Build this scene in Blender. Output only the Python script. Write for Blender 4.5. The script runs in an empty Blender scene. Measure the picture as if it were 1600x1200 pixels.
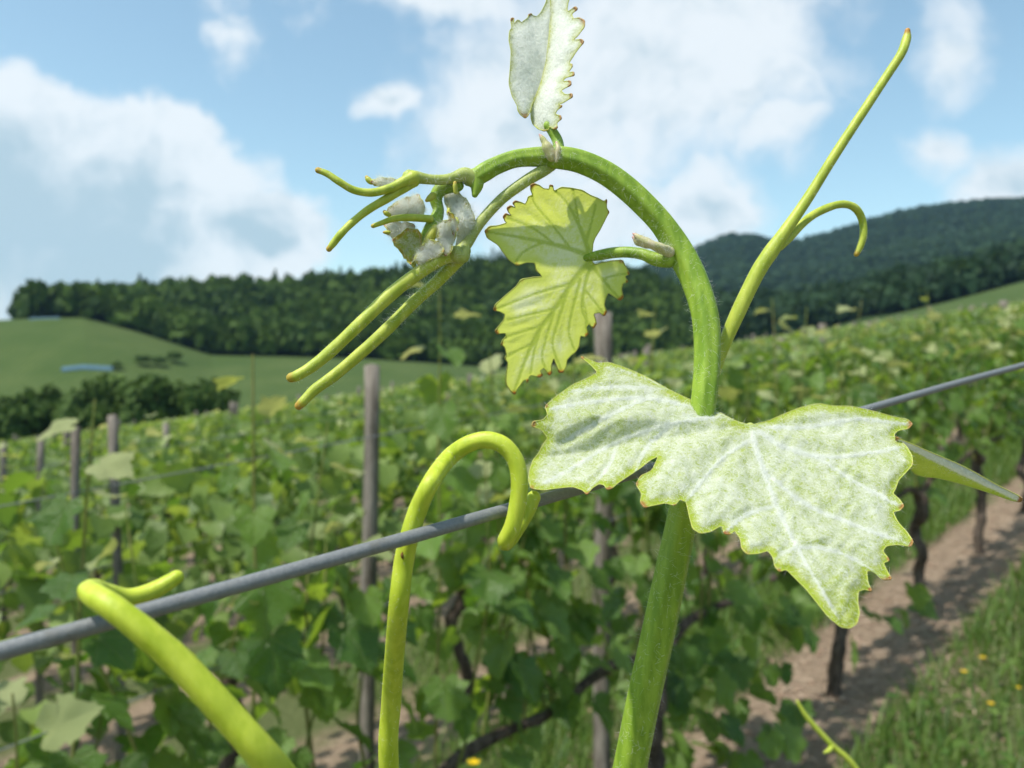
import bpy, math, random
import numpy as np
from mathutils import Vector, Matrix
from mathutils.geometry import delaunay_2d_cdt

random.seed(7)
rng = np.random.default_rng(11)
R = math.radians
scene = bpy.context.scene
col = scene.collection

# ------------------------------------------------------------------ camera
F = 1305.0                       # focal length in photo pixels (1600 wide)
cam_d = bpy.data.cameras.new('camera')
cam_d.sensor_width = 36.0
cam_d.lens = 36.0 * F / 1600.0
cam_d.clip_start = 0.005
cam_d.clip_end = 12000
cam_d.dof.use_dof = True
cam_d.dof.focus_distance = 0.165
cam_d.dof.aperture_fstop = cam_d.lens / 1.25      # 1.25 mm entrance pupil
cam = bpy.data.objects.new('camera', cam_d)
cam.rotation_euler = (R(90), 0, 0)
col.objects.link(cam)
scene.camera = cam

# ------------------------------------------------------------------ sun and sky
SUN_AZ, SUN_EL = -124.0, 63.0     # azimuth from +Y, negative = to the left
sd = Vector((math.sin(R(SUN_AZ)) * math.cos(R(SUN_EL)), math.cos(R(SUN_AZ)) * math.cos(R(SUN_EL)), math.sin(R(SUN_EL))))
sl = bpy.data.lights.new('sun', 'SUN')
sl.energy = 4.2
sl.angle = R(1.5)
sl.color = (1.0, 0.955, 0.88)
so = bpy.data.objects.new('sun', sl)
so.rotation_euler = (-sd).to_track_quat('-Z', 'Y').to_euler()
so.location = (0, 0, 400)
col.objects.link(so)

scene.render.engine = 'CYCLES'
scene.cycles.use_denoising = True
try:
    scene.cycles.denoiser = 'OPENIMAGEDENOISE'
    scene.cycles.denoising_prefilter = 'ACCURATE'
except Exception:
    pass
scene.cycles.max_bounces = 8
scene.cycles.diffuse_bounces = 4
scene.cycles.transmission_bounces = 6
scene.cycles.glossy_bounces = 2
scene.cycles.volume_bounces = 0
scene.cycles.sample_clamp_indirect = 6
scene.view_settings.view_transform = 'Standard'
scene.view_settings.look = 'None'
scene.view_settings.gamma = 1
scene.view_settings.use_curve_mapping = False
scene.view_settings.exposure = 0.42


class NT:
    """tiny helper to write node trees"""
    def __init__(self, tree):
        self.t = tree

    def n(self, typ, **kw):
        nd = self.t.nodes.new(typ)
        ins = kw.pop('ins', {})
        for k, v in kw.items():
            setattr(nd, k, v)
        for k, v in ins.items():
            self.set(nd.inputs[k], v)
        return nd

    def set(self, sock, v):
        if isinstance(v, bpy.types.NodeSocket):
            self.t.links.new(v, sock)
        elif isinstance(v, bpy.types.Node):
            self.t.links.new(v.outputs[0], sock)
        else:
            if hasattr(sock.default_value, '__len__') and not hasattr(v, '__len__'):
                v = (v,) * len(sock.default_value)
            if hasattr(sock.default_value, '__len__') and len(sock.default_value) == 4 and len(v) == 3:
                v = (*v, 1)
            sock.default_value = v

    def math(self, op, a, b=0.0, c=None, clamp=False):
        nd = self.t.nodes.new('ShaderNodeMath')
        nd.operation = op
        nd.use_clamp = clamp
        self.set(nd.inputs[0], a)
        self.set(nd.inputs[1], b)
        if c is not None:
            self.set(nd.inputs[2], c)
        return nd.outputs[0]

    def vmath(self, op, a, b=(0, 0, 0)):
        nd = self.t.nodes.new('ShaderNodeVectorMath')
        nd.operation = op
        self.set(nd.inputs[0], a)
        if op == 'SCALE':
            self.set(nd.inputs['Scale'], b)
        else:
            self.set(nd.inputs[1], b)
        return nd.outputs['Value'] if op in ('LENGTH', 'DOT_PRODUCT', 'DISTANCE') else nd.outputs[0]

    def mix(self, f, a, b, blend='MIX'):
        nd = self.t.nodes.new('ShaderNodeMix')
        nd.data_type = 'RGBA'
        nd.blend_type = blend
        nd.clamp_factor = True
        self.set(nd.inputs[0], f)
        self.set(nd.inputs[6], a)
        self.set(nd.inputs[7], b)
        return nd.outputs[2]

    def ramp(self, f, lo, hi, a=0.0, b=1.0, smooth=True):
        nd = self.t.nodes.new('ShaderNodeMapRange')
        nd.interpolation_type = 'SMOOTHSTEP' if smooth else 'LINEAR'
        for i, v in enumerate((f, lo, hi, a, b)):
            self.set(nd.inputs[i], v)
        return nd.outputs[0]

    def noise(self, vec, scale, detail=4, rough=0.55, dist=0.0, out='Fac'):
        nd = self.t.nodes.new('ShaderNodeTexNoise')
        self.set(nd.inputs['Vector'], vec)
        for k, v in (('Scale', scale), ('Detail', detail), ('Roughness', rough), ('Distortion', dist)):
            self.set(nd.inputs[k], v)
        return nd.outputs[out]

    def attr(self, name, out='Fac'):
        nd = self.t.nodes.new('ShaderNodeAttribute')
        nd.attribute_name = name
        return nd.outputs[out]


def px_dir(px, py):
    return Vector(((px - 800) / F, 1.0, (600 - py) / F)).normalized()


world = bpy.data.worlds.new('World')
scene.world = world
world.use_nodes = True
w = NT(world.node_tree)
world.node_tree.nodes.clear()
SKY, CLOUD = 0.15, 0.84
sky = w.n('ShaderNodeTexSky', sky_type='NISHITA', sun_disc=False)
sky.sun_elevation = R(SUN_EL)
sky.sun_rotation = R(SUN_AZ)
sky.altitude = 200
sky.air_density = 1.0
sky.dust_density = 1.2
sky.ozone_density = 1.0
sky_c = w.mix(1.0, sky.outputs[0], (1.12, 1.19, 1.00), 'MULTIPLY')     # the camera's slightly cyan white balance
bg_sky = w.n('ShaderNodeBackground', ins={'Color': sky_c, 'Strength': SKY})
dirn = w.n('ShaderNodeTexCoord').outputs['Generated']
warp = w.noise(dirn, 9.0, 3, 0.6, out='Color')
warp = w.vmath('SCALE', w.vmath('SUBTRACT', warp, (0.5, 0.5, 0.5)), 0.085)
dw = w.vmath('ADD', dirn, warp)
# cumulus heaps standing over the hills: (photo direction, half width, half height, weight)
BLOBS = [(85, 375, .25, .150, 1.9), (235, 285, .10, .085, 1.35), (15, 245, .10, .085, 1.3),
         (395, 380, .095, .062, 1.5), (600, 150, .045, .026, .95),
         (850, 190, .19, .12, 1.0), (1010, 110, .22, .14, .92), (1120, 30, .16, .07, .75),
         (1110, 320, .080, .060, 1.15), (900, 340, .20, .06, .85), (1215, 200, .052, .036, .8), (1482, 80, .038, .065, .62), (1460, 245, .045, .03, .72),
         (1580, 290, .075, .05, 1.1), (700, 5, .10, .03, .7),
         (-260, 330, .25, .10, 1.1), (1950, 260, .2, .08, 1.0)]
acc = None
for (bx, by, rx, ry, wt) in BLOBS:
    c = px_dir(bx, by)
    off = w.vmath('MULTIPLY', w.vmath('SUBTRACT', dw, tuple(c)), (1 / rx, 1 / rx, 1 / ry))
    v = w.math('MULTIPLY_ADD', w.vmath('LENGTH', off), -wt, wt)
    acc = v if acc is None else w.math('MAXIMUM', acc, v)
wide = w.noise(dirn, 2.3, 2, 0.5)
far_cover = w.ramp(wide, 0.52, 0.75, -0.55, 0.45)
acc = w.math('MAXIMUM', acc, far_cover)
fine = w.noise(dw, 16.0, 6, 0.56)
dens = w.math('ADD', acc, w.math('MULTIPLY', w.math('SUBTRACT', fine, 0.5), 0.9))
sepx = w.n('ShaderNodeSeparateXYZ', ins={0: dirn}).outputs[0]
mask = w.ramp(dens, -0.12, w.ramp(sepx, -0.34, -0.12, 0.20, 0.52))          # firm heaps to the left, thinner cloud elsewhere
# bellies of the heaps are a little greyer than their crowns
dsh = w.vmath('ADD', dw, (-0.010, 0.0, 0.030))
fine2 = w.noise(dsh, 16.0, 3, 0.55)
lift = w.math('SUBTRACT', fine, fine2)
thick = w.ramp(acc, 0.45, 1.45)
shade = w.math('ADD', w.ramp(lift, -0.34, 0.28, 0.0, 0.70), w.math('MULTIPLY', thick, -1.05))
sepz = w.n('ShaderNodeSeparateXYZ', ins={0: dirn}).outputs[2]
ccol = w.mix(w.ramp(shade, -0.60, 0.50), (0.44, 0.58, 0.66), (0.84, 0.89, 0.92))
bg_cl = w.n('ShaderNodeBackground', ins={'Color': ccol, 'Strength': CLOUD})
low_fade = w.ramp(sepz, -0.02, 0.03)
mask = w.math('MULTIPLY', mask, w.math('MULTIPLY', low_fade, 0.90))
mx = w.n('ShaderNodeMixShader', ins={0: mask, 1: bg_sky.outputs[0], 2: bg_cl.outputs[0]})
wo = w.n('ShaderNodeOutputWorld', ins={'Surface': mx.outputs[0]})
world.cycles.sampling_method = 'MANUAL'
world.cycles.sample_map_resolution = 512

# ------------------------------------------------------------------ helpers


def tag(o, label=None, cat=None, group=None, kind=None):
    if label:
        o['label'] = label
    if cat:
        o['category'] = cat
    if group:
        o['group'] = group
    if kind:
        o['kind'] = kind
    return o


def empty(name, loc, rz=0.0):
    o = bpy.data.objects.new(name, None)
    o.empty_display_size = 0.05
    o.location = loc
    o.rotation_euler = (0, 0, rz)
    col.objects.link(o)
    return o


def make_mesh(name, verts, faces, mat=None, smooth=True, attrs=None):
    """verts (n,3); faces: (m,k) array or list of such arrays; attrs: dict of point floats"""
    me = bpy.data.meshes.new(name)
    verts = np.asarray(verts, dtype=np.float32)
    fl = faces if isinstance(faces, list) else [faces]
    fl = [np.asarray(f, dtype=np.int32) for f in fl if len(f)]
    loops = np.concatenate([f.ravel() for f in fl])
    counts = np.concatenate([np.full(len(f), f.shape[1], dtype=np.int32) for f in fl])
    starts = np.concatenate([[0], np.cumsum(counts)[:-1]]).astype(np.int32)
    me.vertices.add(len(verts))
    me.vertices.foreach_set('co', verts.ravel())
    me.loops.add(len(loops))
    me.loops.foreach_set('vertex_index', loops)
    me.polygons.add(len(counts))
    me.polygons.foreach_set('loop_start', starts)
    me.update(calc_edges=True)
    me.validate()
    if smooth:
        me.polygons.foreach_set('use_smooth', np.ones(len(me.polygons), dtype=bool))
    if attrs:
        for k, v in attrs.items():
            at = me.attributes.new(k, 'FLOAT', 'POINT')
            at.data.foreach_set('value', np.asarray(v, dtype=np.float32))
    if mat:
        me.materials.append(mat)
    return me


def add(name, me, parent=None, loc=None):
    o = bpy.data.objects.new(name, me)
    col.objects.link(o)
    if parent is not None:
        o.parent = parent
    if loc is not None:
        o.location = loc
    return o


def P(px, py, d):
    return np.array([(px - 800) / F * d, d, (600 - py) / F * d])


def catmull(pts, per=8):
    pts = np.asarray(pts, float)
    n = len(pts)
    out = []
    for i in range(n - 1):
        p0 = pts[max(i - 1, 0)]
        p1, p2 = pts[i], pts[i + 1]
        p3 = pts[min(i + 2, n - 1)]
        for t in np.linspace(0, 1, per, endpoint=False):
            t2, t3 = t * t, t * t * t
            out.append(0.5 * ((2 * p1) + (-p0 + p2) * t + (2 * p0 - 5 * p1 + 4 * p2 - p3) * t2 + (-p0 + 3 * p1 - 3 * p2 + p3) * t3))
    out.append(pts[-1])
    return np.array(out)


def tube_geo(pts, rad, seg=14, cap=True, closed=False, flute=0.0, nfl=5, rough=0.0, seed=0):
    """pts (n,3) and rad (n,) -> verts, [quads,tris], along(0..1), normals"""
    pts = np.asarray(pts, float)
    rad = np.asarray(rad, float)
    n = len(pts)
    if cap and not closed:
        # round both ends off
        d0 = pts[0] - pts[1]
        d0 /= np.linalg.norm(d0) + 1e-12
        d1 = pts[-1] - pts[-2]
        d1 /= np.linalg.norm(d1) + 1e-12
        th = [0.3, 0.75, 0.97]
        pre = [pts[0] + d0 * rad[0] * t for t in th[::-1]]
        post = [pts[-1] + d1 * rad[-1] * t for t in th]
        cr = [math.sqrt(1 - t * t) for t in th]
        pts = np.vstack([pre, pts, post])
        rad = np.concatenate([[rad[0] * c for c in cr[::-1]], rad, [rad[-1] * c for c in cr]])
        n = len(pts)
    if closed:
        tan = np.roll(pts, -1, 0) - np.roll(pts, 1, 0)
    else:
        tan = np.gradient(pts, axis=0)
    tan /= np.linalg.norm(tan, axis=1)[:, None] + 1e-12
    u = np.cross(tan[0], [0.13, 0.21, 0.97])
    if np.linalg.norm(u) < 1e-3:
        u = np.cross(tan[0], [1, 0, 0])
    u /= np.linalg.norm(u)
    U = []
    for i in range(n):
        u = u - tan[i] * np.dot(u, tan[i])
        u /= np.linalg.norm(u) + 1e-12
        U.append(u)
    U = np.array(U)
    V = np.cross(tan, U)
    a = np.linspace(0, 2 * math.pi, seg, endpoint=False)
    rr = rad[:, None] * (1 + flute * np.cos(nfl * a)[None, :])
    if rough:
        g = np.random.default_rng(abs(seed))
        rr = rr * (1 + rough * g.normal(size=rr.shape))
    nor = U[:, None, :] * np.cos(a)[None, :, None] + V[:, None, :] * np.sin(a)[None, :, None]
    ver = pts[:, None, :] + nor * rr[:, :, None]
    idx = np.arange(n * seg).reshape(n, seg)
    m = n if closed else n - 1
    q = []
    i0 = idx[:m] if not closed else idx
    i1 = np.roll(idx, -1, 0)[:m] if not closed else np.roll(idx, -1, 0)
    q = np.stack([i0, np.roll(i0, -1, 1), np.roll(i1, -1, 1), i1], -1).reshape(-1, 4)
    ver = ver.reshape(-1, 3)
    nor = nor.reshape(-1, 3)
    faces = [q]
    along = np.repeat(np.linspace(0, 1, n), seg)
    if cap and not closed:
        ver = np.vstack([ver, pts[0][None], pts[-1][None]])
        nor = np.vstack([nor, -tan[0][None], tan[-1][None]])
        c0, c1 = len(ver) - 2, len(ver) - 1
        t0 = np.stack([np.full(seg, c0), np.roll(idx[0], -1), idx[0]], -1)
        t1 = np.stack([np.full(seg, c1), idx[-1], np.roll(idx[-1], -1)], -1)
        faces.append(np.vstack([t0, t1]))
        along = np.concatenate([along, [0, 1]])
    return ver, faces, along, nor


def join_geo(parts):
    """parts: list of (verts, [faces...], attrs) -> joined"""
    V, FQ, FT, A, off = [], [], [], {}, 0
    for ver, faces, at in parts:
        V.append(ver)
        for f in faces:
            (FQ if f.shape[1] == 4 else FT).append(f + off)
        for k, v in at.items():
            A.setdefault(k, []).append(v)
        off += len(ver)
    fl = []
    if FQ:
        fl.append(np.vstack(FQ))
    if FT:
        fl.append(np.vstack(FT))
    return np.vstack(V), fl, {k: np.concatenate(v) for k, v in A.items()}


def new_mat(name):
    m = bpy.data.materials.new(name)
    m.use_nodes = True
    m.node_tree.nodes.clear()
    return m, NT(m.node_tree)


def finish(nt, shader):
    nt.n('ShaderNodeOutputMaterial', ins={'Surface': shader})


def principled(nt, color, rough=0.6, spec=0.3, normal=None, **kw):
    ins = {'Base Color': color, 'Roughness': rough, 'Specular IOR Level': spec}
    ins.update(kw)
    nd = nt.n('ShaderNodeBsdfPrincipled', ins=ins)
    if normal is not None:
        nt.set(nd.inputs['Normal'], normal)
    return nd.outputs[0]


def bump(nt, h, dist, strength=1.0):
    return nt.n('ShaderNodeBump', ins={'Height': h, 'Distance': dist, 'Strength': strength}).outputs[0]


def leaf_shader(nt, color, tcolor, fac, rough=0.5, spec=0.3, normal=None):
    p = principled(nt, color, rough, spec, normal)
    t = nt.n('ShaderNodeBsdfTranslucent', ins={'Color': tcolor})
    if normal is not None:
        nt.set(t.inputs['Normal'], normal)
    return nt.n('ShaderNodeMixShader', ins={0: fac, 1: p, 2: t.outputs[0]}).outputs[0]


# ------------------------------------------------------------------ ground heights
CAM_H = 1.45
RD = np.array([0.68, 0.733]); RD /= np.linalg.norm(RD)     # direction of the vine rows
RN = np.array([RD[1], -RD[0]])                              # across the rows (towards the camera side)
ROW0 = np.array([1.262, 3.295])                             # a trunk of the nearest row
C1 = float(ROW0 @ RN)                                       # offset of that row
ROW_GAP = 1.36


def prof(pts):
    xs, ys = zip(*pts)
    return np.array(xs, float), np.array(ys, float)


F0 = prof([(-800, 520), (0, 500), (60, 497), (130, 496), (200, 514), (330, 555), (560, 560), (780, 575), (950, 575), (1150, 548), (1300, 515), (1480, 472), (1600, 440), (2400, 300)])
F1 = prof([(-800, 580), (0, 540), (50, 505), (130, 486), (250, 474), (400, 468), (560, 460), (700, 446), (800, 436), (900, 440), (1000, 456), (1100, 490), (1250, 492), (1400, 458), (1600, 418), (2400, 270)])
F2 = prof([(-800, 585), (300, 570), (700, 500), (900, 462), (1000, 428), (1080, 396), (1140, 374), (1175, 374), (1225, 388), (1285, 374), (1400, 338), (1480, 326), (1560, 319), (1700, 312), (2400, 330)])
YK = np.array([55, 100, 150, 290, 420, 620, 980, 1350, 2600.0])


def plane_z(x, y):
    return -CAM_H + 0.1375 * 150 * np.tanh(x / 150) + 0.015 * y


def ground_z(x, y):
    x = np.atleast_1d(np.asarray(x, float))
    y = np.atleast_1d(np.asarray(y, float))
    th = np.arctan2(x, y)
    r = np.hypot(x, y)
    tc = np.clip(th, -R(52), R(52))
    u = np.tan(tc)
    rr = r * np.cos(tc)
    px = 800 + F * u
    ep = 0.1375 * u + 0.015
    e0 = (600 - np.interp(px, *F0)) / F
    e1 = (600 - np.interp(px, *F1)) / F
    e2 = (600 - np.interp(px, *F2)) / F
    x55 = np.sin(th) * 55 / np.cos(tc)
    y55 = np.cos(th) * 55 / np.cos(tc)
    e55 = plane_z(x55, y55) / 55
    elow = np.minimum(ep - 0.012, e0 - 0.02)
    E = np.stack([e55, np.minimum(ep - 0.05, e0 - 0.05), elow, e0, e1, np.minimum(e1 - 0.03, e2 - 0.06), np.minimum((e1 + e2) / 2, e2 - 0.03), e2, np.zeros_like(e2)])
    back = np.clip((np.abs(th) - R(80)) / R(60), 0, 1)
    E[1:] *= (1 - back)[None, :]
    k = np.clip(np.searchsorted(YK, rr, side='right') - 1, 0, len(YK) - 2)
    t = np.clip((rr - YK[k]) / (YK[k + 1] - YK[k]), 0, 1)
    t = t * t * (3 - 2 * t)
    ii = np.arange(len(rr))
    e = E[k, ii] * (1 - t) + E[k + 1, ii] * t
    z = np.where(rr <= 55, plane_z(x, y), e * rr)
    return z


def gz(x, y):
    return float(ground_z(x, y)[0])


# ------------------------------------------------------------------ ground sheet
def build_ground():
    th = np.unique(np.concatenate([np.arange(-180, -44, 4.0), np.arange(-44, 44.01, 0.33), np.arange(45, 180, 4.0)]))
    th = np.radians(th)
    rr = np.concatenate([np.geomspace(0.25, 55, 46)[:-1], np.linspace(55, 160, 26)[:-1], np.linspace(160, 480, 40)[:-1], np.linspace(480, 1500, 44)[:-1], np.geomspace(1500, 2500, 6)])
    TT, RR = np.meshgrid(th, rr)
    x = (np.sin(TT) * RR).ravel()
    y = (np.cos(TT) * RR).ravel()
    z = ground_z(x, y)
    nt_, nr = len(th), len(rr)
    idx = np.arange(nt_ * nr).reshape(nr, nt_)
    a = idx[:-1]
    b = idx[1:]
    q = np.stack([a, np.roll(a, -1, 1), np.roll(b, -1, 1), b], -1).reshape(-1, 4)
    ver = np.stack([x, y, z], -1)
    ver = np.vstack([ver, [[0, 0, plane_z(0, 0)]]])
    c = len(ver) - 1
    tri = np.stack([np.full(nt_, c), np.roll(idx[0], -1), idx[0]], -1)
    # zone: 0 vineyard soil, 1 meadow, 2 wood floor
    tc = np.clip(TT, -R(52), R(52)).ravel()
    dist = RR.ravel() * np.cos(tc)
    px = 800 + F * np.tan(tc)
    zone = np.clip((dist - 62) / 20, 0, 1)
    wood = np.clip((dist - 286) / 10, 0, 1) * ((px > 40) & (px < 2300))
    zone = np.append(zone + wood, 0)
    m, t = new_mat('ground')
    pos = t.n('ShaderNodeNewGeometry').outputs['Position']
    z_at = t.attr('zone')
    # soil with dry litter
    n1 = t.noise(pos, 3.0, 6, 0.65)
    n2 = t.noise(pos, 38.0, 5, 0.7)
    n3 = t.noise(pos, 160.0, 3, 0.6)
    soil = t.mix(t.ramp(n2, 0.3, 0.7), (0.245, 0.178, 0.122), (0.41, 0.315, 0.228))
    soil = t.mix(t.ramp(n3, 0.55, 0.75), soil, (0.46, 0.37, 0.27))
    soil = t.mix(t.ramp(n1, 0.35, 0.75, 0.0, 0.45), soil, (0.20, 0.142, 0.095))
    # grassy strips between the rows
    across = t.vmath('DOT_PRODUCT', pos, (float(RN[0]), float(RN[1]), 0))
    ph = t.math('DIVIDE', t.math('SUBTRACT', across, C1), ROW_GAP)
    tri_w = t.math('ABSOLUTE', t.math('SUBTRACT', t.math('FRACT', ph), 0.5))       # 0 mid-aisle, .5 at the row
    g_fac = t.ramp(t.math('ADD', tri_w, t.math('MULTIPLY', t.math('SUBTRACT', n1, 0.5), 0.35)), 0.18, 0.34, 1.0, 0.0)
    grass_c = t.mix(n2, (0.035, 0.075, 0.016), (0.10, 0.16, 0.04))
    near = t.mix(t.math('MULTIPLY', g_fac, 0.8), soil, grass_c)
    nm = t.noise(pos, 0.05, 5, 0.6)
    nm2 = t.noise(pos, 0.9, 4, 0.6)
    mead = t.mix(t.ramp(nm, 0.35, 0.7), (0.056, 0.090, 0.022), (0.092, 0.122, 0.036))
    mead = t.mix(t.math('MULTIPLY', nm2, 0.55), mead, (0.048, 0.080, 0.022))
    stripe = t.n('ShaderNodeTexWave', wave_type='BANDS', bands_direction='X', ins={'Vector': t.vmath('ADD', pos, t.vmath('SCALE', pos, 0.35)), 'Scale': 0.11, 'Distortion': 2.2, 'Detail': 3.0, 'Detail Scale': 2.0}).outputs[1]
    mead = t.mix(t.math('MULTIPLY', stripe, 0.5), mead, (0.032, 0.058, 0.014))
    c1 = t.mix(t.ramp(z_at, 0.0, 1.0), near, mead)
    wood_c = t.mix(t.noise(pos, 0.11, 5, 0.7), (0.012, 0.026, 0.010), (0.045, 0.080, 0.022))
    c2 = t.mix(t.ramp(z_at, 1.0, 2.0), c1, wood_c)
    hgt = t.math('ADD', t.math('MULTIPLY', n1, 0.8), t.math('ADD', t.math('MULTIPLY', n2, 0.6), t.math('MULTIPLY', n3, 0.2)))
    finish(t, principled(t, c2, 0.95, 0.1, bump(t, hgt, 0.06, 0.9)))
    me = make_mesh('ground', ver, [q, tri], m, True, {'zone': zone})
    tag(add('ground', me), 'brown soil and grass of the sloping vineyard and hills', kind='structure')


build_ground()

# ------------------------------------------------------------------ far woods


def crown_proto(n, seed, leaf=0.30, conifer=False):
    """unit crown (height 1, radius ~.5) of small quads through its outer volume; returns (n,4,3)"""
    g = np.random.default_rng(seed)
    d = g.normal(size=(n, 3))
    d /= np.linalg.norm(d, axis=1)[:, None]
    d[:, 2] = np.where(d[:, 2] < -0.35, -d[:, 2], d[:, 2])
    lob = 1 + 0.26 * np.sin(d[:, 0] * 5 + seed) * np.cos(d[:, 1] * 4.3 + seed * 2) + 0.14 * np.sin(d[:, 2] * 7 + seed)
    rr = g.uniform(0.68, 1.0, n) * lob
    c = d * rr[:, None] * np.array([0.5, 0.5, 0.5]) + np.array([0, 0, 0.5])
    if conifer:
        hgt = g.uniform(0, 1, n) ** 0.8
        an = g.uniform(0, 6.28, n)
        ra = (1 - hgt) * 0.26 * g.uniform(.6, 1.1, n) + .01
        c = np.stack([np.cos(an) * ra, np.sin(an) * ra, hgt * 1.02], -1)
        d = np.stack([np.cos(an), np.sin(an), np.full(n, .5)], -1)
    nrm = d + g.normal(scale=0.55, size=(n, 3))
    nrm /= np.linalg.norm(nrm, axis=1)[:, None]
    t1 = np.cross(nrm, g.normal(size=(n, 3)))
    t1 /= np.linalg.norm(t1, axis=1)[:, None]
    t2 = np.cross(nrm, t1)
    s = leaf * g.uniform(0.55, 1.1, n)[:, None] * 0.5
    return np.stack([c - t1 * s - t2 * s * .8, c + t1 * s * .9 - t2 * s, c + t1 * s + t2 * s * .9, c - t1 * s * .8 + t2 * s], 1)


def wood_material(name, dark, light):
    m, t = new_mat(name)
    tint = t.attr('tint')
    isl = t.n('ShaderNodeNewGeometry').outputs['Random Per Island']
    c = t.mix(tint, dark, light)
    c = t.mix(t.math('MULTIPLY', isl, 0.4), c, tuple(min(1, x * 1.7) for x in light))
    sh = leaf_shader(t, c, t.mix(0.5, c, (0.12, 0.2, 0.03)), 0.25, 0.7, 0.15)
    finish(t, sh)
    return m


def plant_wood(name, label, sites, protos, mat):
    """sites: list of (x,y,z,height,width,tint,proto)"""
    V, T = [], []
    for i, (x, y, z, h, wd, tint, k) in enumerate(sites):
        p = protos[k]
        a = random.uniform(0, 6.28)
        ca, sa = math.cos(a), math.sin(a)
        q = p.reshape(-1, 3) * np.array([wd, wd, h])
        q = np.stack([q[:, 0] * ca - q[:, 1] * sa + x, q[:, 0] * sa + q[:, 1] * ca + y, q[:, 2] + z], -1)
        V.append(q)
        T.append(np.full(len(q), tint))
    V = np.vstack(V)
    me = make_mesh(name, V, np.arange(len(V)).reshape(-1, 4), mat, False, {'tint': np.concatenate(T)})
    return tag(add(name, me), label, kind='stuff')


MAT_WOOD = wood_material('woodland', (0.012, 0.034, 0.010), (0.062, 0.108, 0.014))
MAT_WOOD_DARK = wood_material('dark_woodland', (0.010, 0.026, 0.014), (0.026, 0.056, 0.022))
PROT = [crown_proto(120, s, 0.32) for s in (1, 2, 3, 4)] + [crown_proto(120, 9, 0.16, True)]
PROT_FAR = [crown_proto(34, s, 0.42) for s in (21, 22, 23)]


def sites_band(y0, y1, px0, px1, step, h, wd, edge=None, protos=4, seed=0, conif=0.0, tint_pow=1.0):
    g = np.random.default_rng(seed)
    out = []
    y = y0
    while y < y1:
        sx = step * (1 + 0.25 * (y - y0) / (y1 - y0))
        x = (px0 - 800) / F * y
        while x < (px1 - 800) / F * y:
            xx, yy = x + g.uniform(-.45, .45) * sx, y + g.uniform(-.45, .45) * sx
            pxx = 800 + F * xx / yy
            if edge is None or edge(pxx, yy):
                k = int(g.integers(0, protos))
                hh, ww = h * g.uniform(.62, 1.30), wd * g.uniform(.65, 1.55)
                if g.uniform() < conif:
                    k, hh = 4, hh * 1.25
                tn = 0.45 + 0.35 * math.sin(xx * .045 + 1) * math.cos(yy * .06) + g.uniform(-.45, .55)
                out.append((xx, yy, 0.0, hh, ww, min(1, max(0, tn)) ** tint_pow, k))
            x += sx
        y += sx * 0.85
    zz = ground_z([s[0] for s in out], [s[1] for s in out])
    return [(s[0], s[1], zz[i] - 0.12 * s[3], *s[3:]) for i, s in enumerate(out)]


s1 = sites_band(291, 432, 46, 1090, 5.0, 10.5, 7.2, seed=5, conif=0.06)
for k in range(8):                # a clump of taller firs on the ridge
    pxx = 738 + k * 8
    yy = 400 + random.uniform(-6, 6)
    xx = (pxx - 800) / F * yy
    s1.append((xx, yy, gz(xx, yy) - .5, random.uniform(15, 19), random.uniform(7, 9), 0.15, 4))
plant_wood('forest', 'dense green broadleaf wood covering the long low hill above the meadow', s1, PROT, MAT_WOOD)
s2 = sites_band(296, 440, 1090, 1660, 6.4, 11, 9, seed=6, conif=0.1, edge=lambda p, y: y > 300 + 26 * math.sin(p * .02))
plant_wood('forest', 'green wood on the slope rising to the right behind the vine rows', s2, PROT, MAT_WOOD_DARK)
s3 = sites_band(700, 1365, 640, 1700, 10.0, 10, 12.5, protos=3, seed=8, tint_pow=1.4)
plant_wood('forest', 'hazy dark blue-green wood covering the high far mountain ridge', s3, PROT_FAR, MAT_WOOD_DARK)

# ------------------------------------------------------------------ bark, wood, wire materials


def bark_mat(name, c0, c1, scale=60):
    m, t = new_mat(name)
    tc = t.n('ShaderNodeTexCoord').outputs['Object']
    st = t.vmath('MULTIPLY', tc, (1, 1, 0.16))
    n = t.noise(st, scale, 6, 0.65)
    finish(t, principled(t, t.mix(t.ramp(n, .3, .7), c0, c1), 0.9, 0.15, bump(t, n, 0.006)))
    return m


M_BARK = bark_mat('vine_bark', (0.035, 0.026, 0.020), (0.15, 0.115, 0.09))
M_POST = bark_mat('weathered_wood', (0.085, 0.070, 0.056), (0.27, 0.24, 0.205), 45)
M_SHOOT = bark_mat('green_shoot', (0.10, 0.16, 0.03), (0.22, 0.20, 0.07), 30)

m, t = new_mat('galvanised_wire')
tc = t.n('ShaderNodeTexCoord').outputs['Object']
st = t.n('ShaderNodeMapping', ins={'Vector': tc, 'Rotation': (0, 0, 0), 'Scale': (1, 1, 1)}).outputs[0]
n1 = t.noise(st, 1400, 5, 0.7)
n2 = t.noise(st, 130, 4, 0.6)
wc = t.mix(t.ramp(n1, .25, .8), (0.155, 0.165, 0.170), (0.215, 0.225, 0.225))
wc = t.mix(t.ramp(n2, .58, .8, 0, .5), wc, (0.10, 0.085, 0.05))
finish(t, principled(t, wc, 0.55, 0.5, bump(t, n1, 0.00010), Metallic=0.15))
M_WIRE = m

# ------------------------------------------------------------------ trees of the hedge, far left
M_HEDGE = wood_material('hedge_foliage', (0.026, 0.056, 0.012), (0.072, 0.120, 0.024))


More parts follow.
